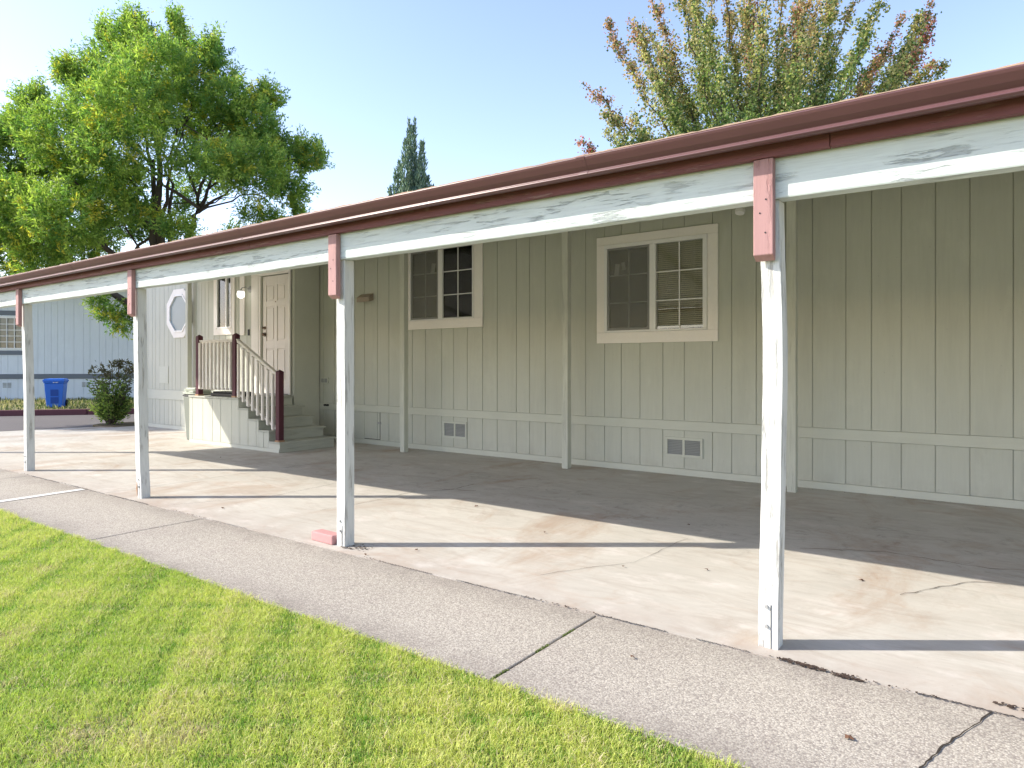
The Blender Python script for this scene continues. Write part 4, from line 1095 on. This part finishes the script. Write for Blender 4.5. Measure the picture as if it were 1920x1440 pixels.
def conifer():
    Z0 = 28.; px = Z0/1275; base = cpos((770-960)*px, Z0, 0)
    root = empty("cypress_tree", base); tag(root, "narrow blue-green cypress with forked tip rising behind the carport roof", "tree")
    def P(x, y, dz=0): v = CR*((x-770)*px) + CF*dz; return np.array([v.x, v.y, 1.3 + (685-y)*px])
    MB().tube([(0, 0, -.1), (0, 0, 4), (0, 0, 8.5)], [.22, .14, .04], 10).build("trunk", M['bark'], root, smooth=True)
    A, X, C = [], [], []
    cols = [((772, 238), 12, 640, 0), ((790, 262), 11, 640, .25), ((790, 300), 13, 640, -.3), ((762, 268), 12, 640, -.3), ((748, 302), 8, 640, .1), ((742, 322), 7, 640, -.1), ((802, 330), 11, 640, .1), ((775, 300), 22, 640, 0),
            ((766, 226), 3, 300, 0), ((778, 224), 3, 300, 0), ((770, 330), 26, 640, .4), ((812, 350), 10, 640, -.1), ((730, 350), 10, 640, .1)]
    for j, ((x, y), wmax, yb_, dz) in enumerate(cols):
        n = int(330*(wmax**.9)*((yb_-y)/300)); t = rng.uniform(0, 1, n)**.8
        yy = y + t*(yb_-y); r = wmax*px*np.minimum(1, (t*(yb_-y)/60)**.7)*(1 + .8*np.maximum(0, t-.3)) * (.78 + .22*np.sin(yy/6.+j))
        th = rng.uniform(0, 2*np.pi, n); rr = r*rng.uniform(.55, 1.05, n)
        cx = np.outer(np.ones(n), P(x, y, dz)); cx[:, 2] = 1.3 + (685-yy)*px
        drift = ((770-x)*px*.25*t); cx[:, 0] += drift*CR.x; cx[:, 1] += drift*CR.y
        pos = cx + np.column_stack([np.cos(th)*rr, np.sin(th)*rr, np.zeros(n)])
        A.append(pos); X.append(np.column_stack([np.cos(th)*.4, np.sin(th)*.4, np.ones(n)*1.1]) + rng.normal(0, .25, (n, 3)))
        c = np.where(rng.random(n)[:, None] < .5, np.array([.13, .21, .16]), np.array([.24, .32, .20]))*rng.uniform(.7, 1.3, (n, 1))
        C.append(c)
    leaves("crown", np.vstack(A), np.vstack(X), .17, .05, np.vstack(C), M['needle'], root)
conifer()

def shrub():
    root = empty("shrub", (-15.78, 6.80, .03)); tag(root, "loose leafy shrub with dried flower heads at the corner between street and house", "shrub")
    A, X, C = [], [], []
    st = MB()
    V = CR; 
    for k in range(46):
        a = random.uniform(0, 2*math.pi); sp = random.uniform(.05, .55); h = random.uniform(.35, .95)
        if k < 16: h = random.uniform(1.0, 1.35); sp = random.uniform(.1, .62)
        tip = Vector((math.cos(a)*sp, math.sin(a)*sp*.8, h)); b0 = Vector((math.cos(a)*.08, math.sin(a)*.08, 0))
        pts = [b0, b0.lerp(tip, .5) + Vector((random.gauss(0, .03), random.gauss(0, .03), .06)), tip]
        st.tube(pts, [.010, .007, .003], 5)
        n = 85 if k >= 16 else 34
        t = rng.uniform(.25, 1, n) if k >= 16 else rng.uniform(.3, .85, n)
        b0, tp = np.array(b0), np.array(tip)
        pos = b0 + (tp-b0)*t[:, None] + rng.normal(0, .05, (n, 3)); pos[:, 2] = np.maximum(pos[:, 2], .02)
        A.append(pos); X.append(rng.normal(0, .7, (n, 3)) + np.array([math.cos(a), math.sin(a), .5]))
        tone = rng.random(n)[:, None]  # random draw per leaf between two leaf colours
        c = np.where(tone < .5, np.array([.12, .19, .05]), np.array([.30, .38, .11]))
        if k < 16: c = np.where(tone < .5, np.array([.12, .12, .08]), np.array([.10, .13, .06]))
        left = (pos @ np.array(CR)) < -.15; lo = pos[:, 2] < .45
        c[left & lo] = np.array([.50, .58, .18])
        C.append(c*rng.uniform(.7, 1.2, (n, 1)))
        if k < 16:
            m_ = 26; hd_ = tp + rng.normal(0, .035, (m_, 3)); A.append(hd_); X.append(rng.normal(0, 1, (m_, 3))); C.append(np.tile(np.array([.13, .12, .08]), (m_, 1))*rng.uniform(.6, 1.3, (m_, 1)))
    st.build("stem", M['bark'], root)
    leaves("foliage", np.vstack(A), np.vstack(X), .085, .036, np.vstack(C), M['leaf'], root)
shrub()
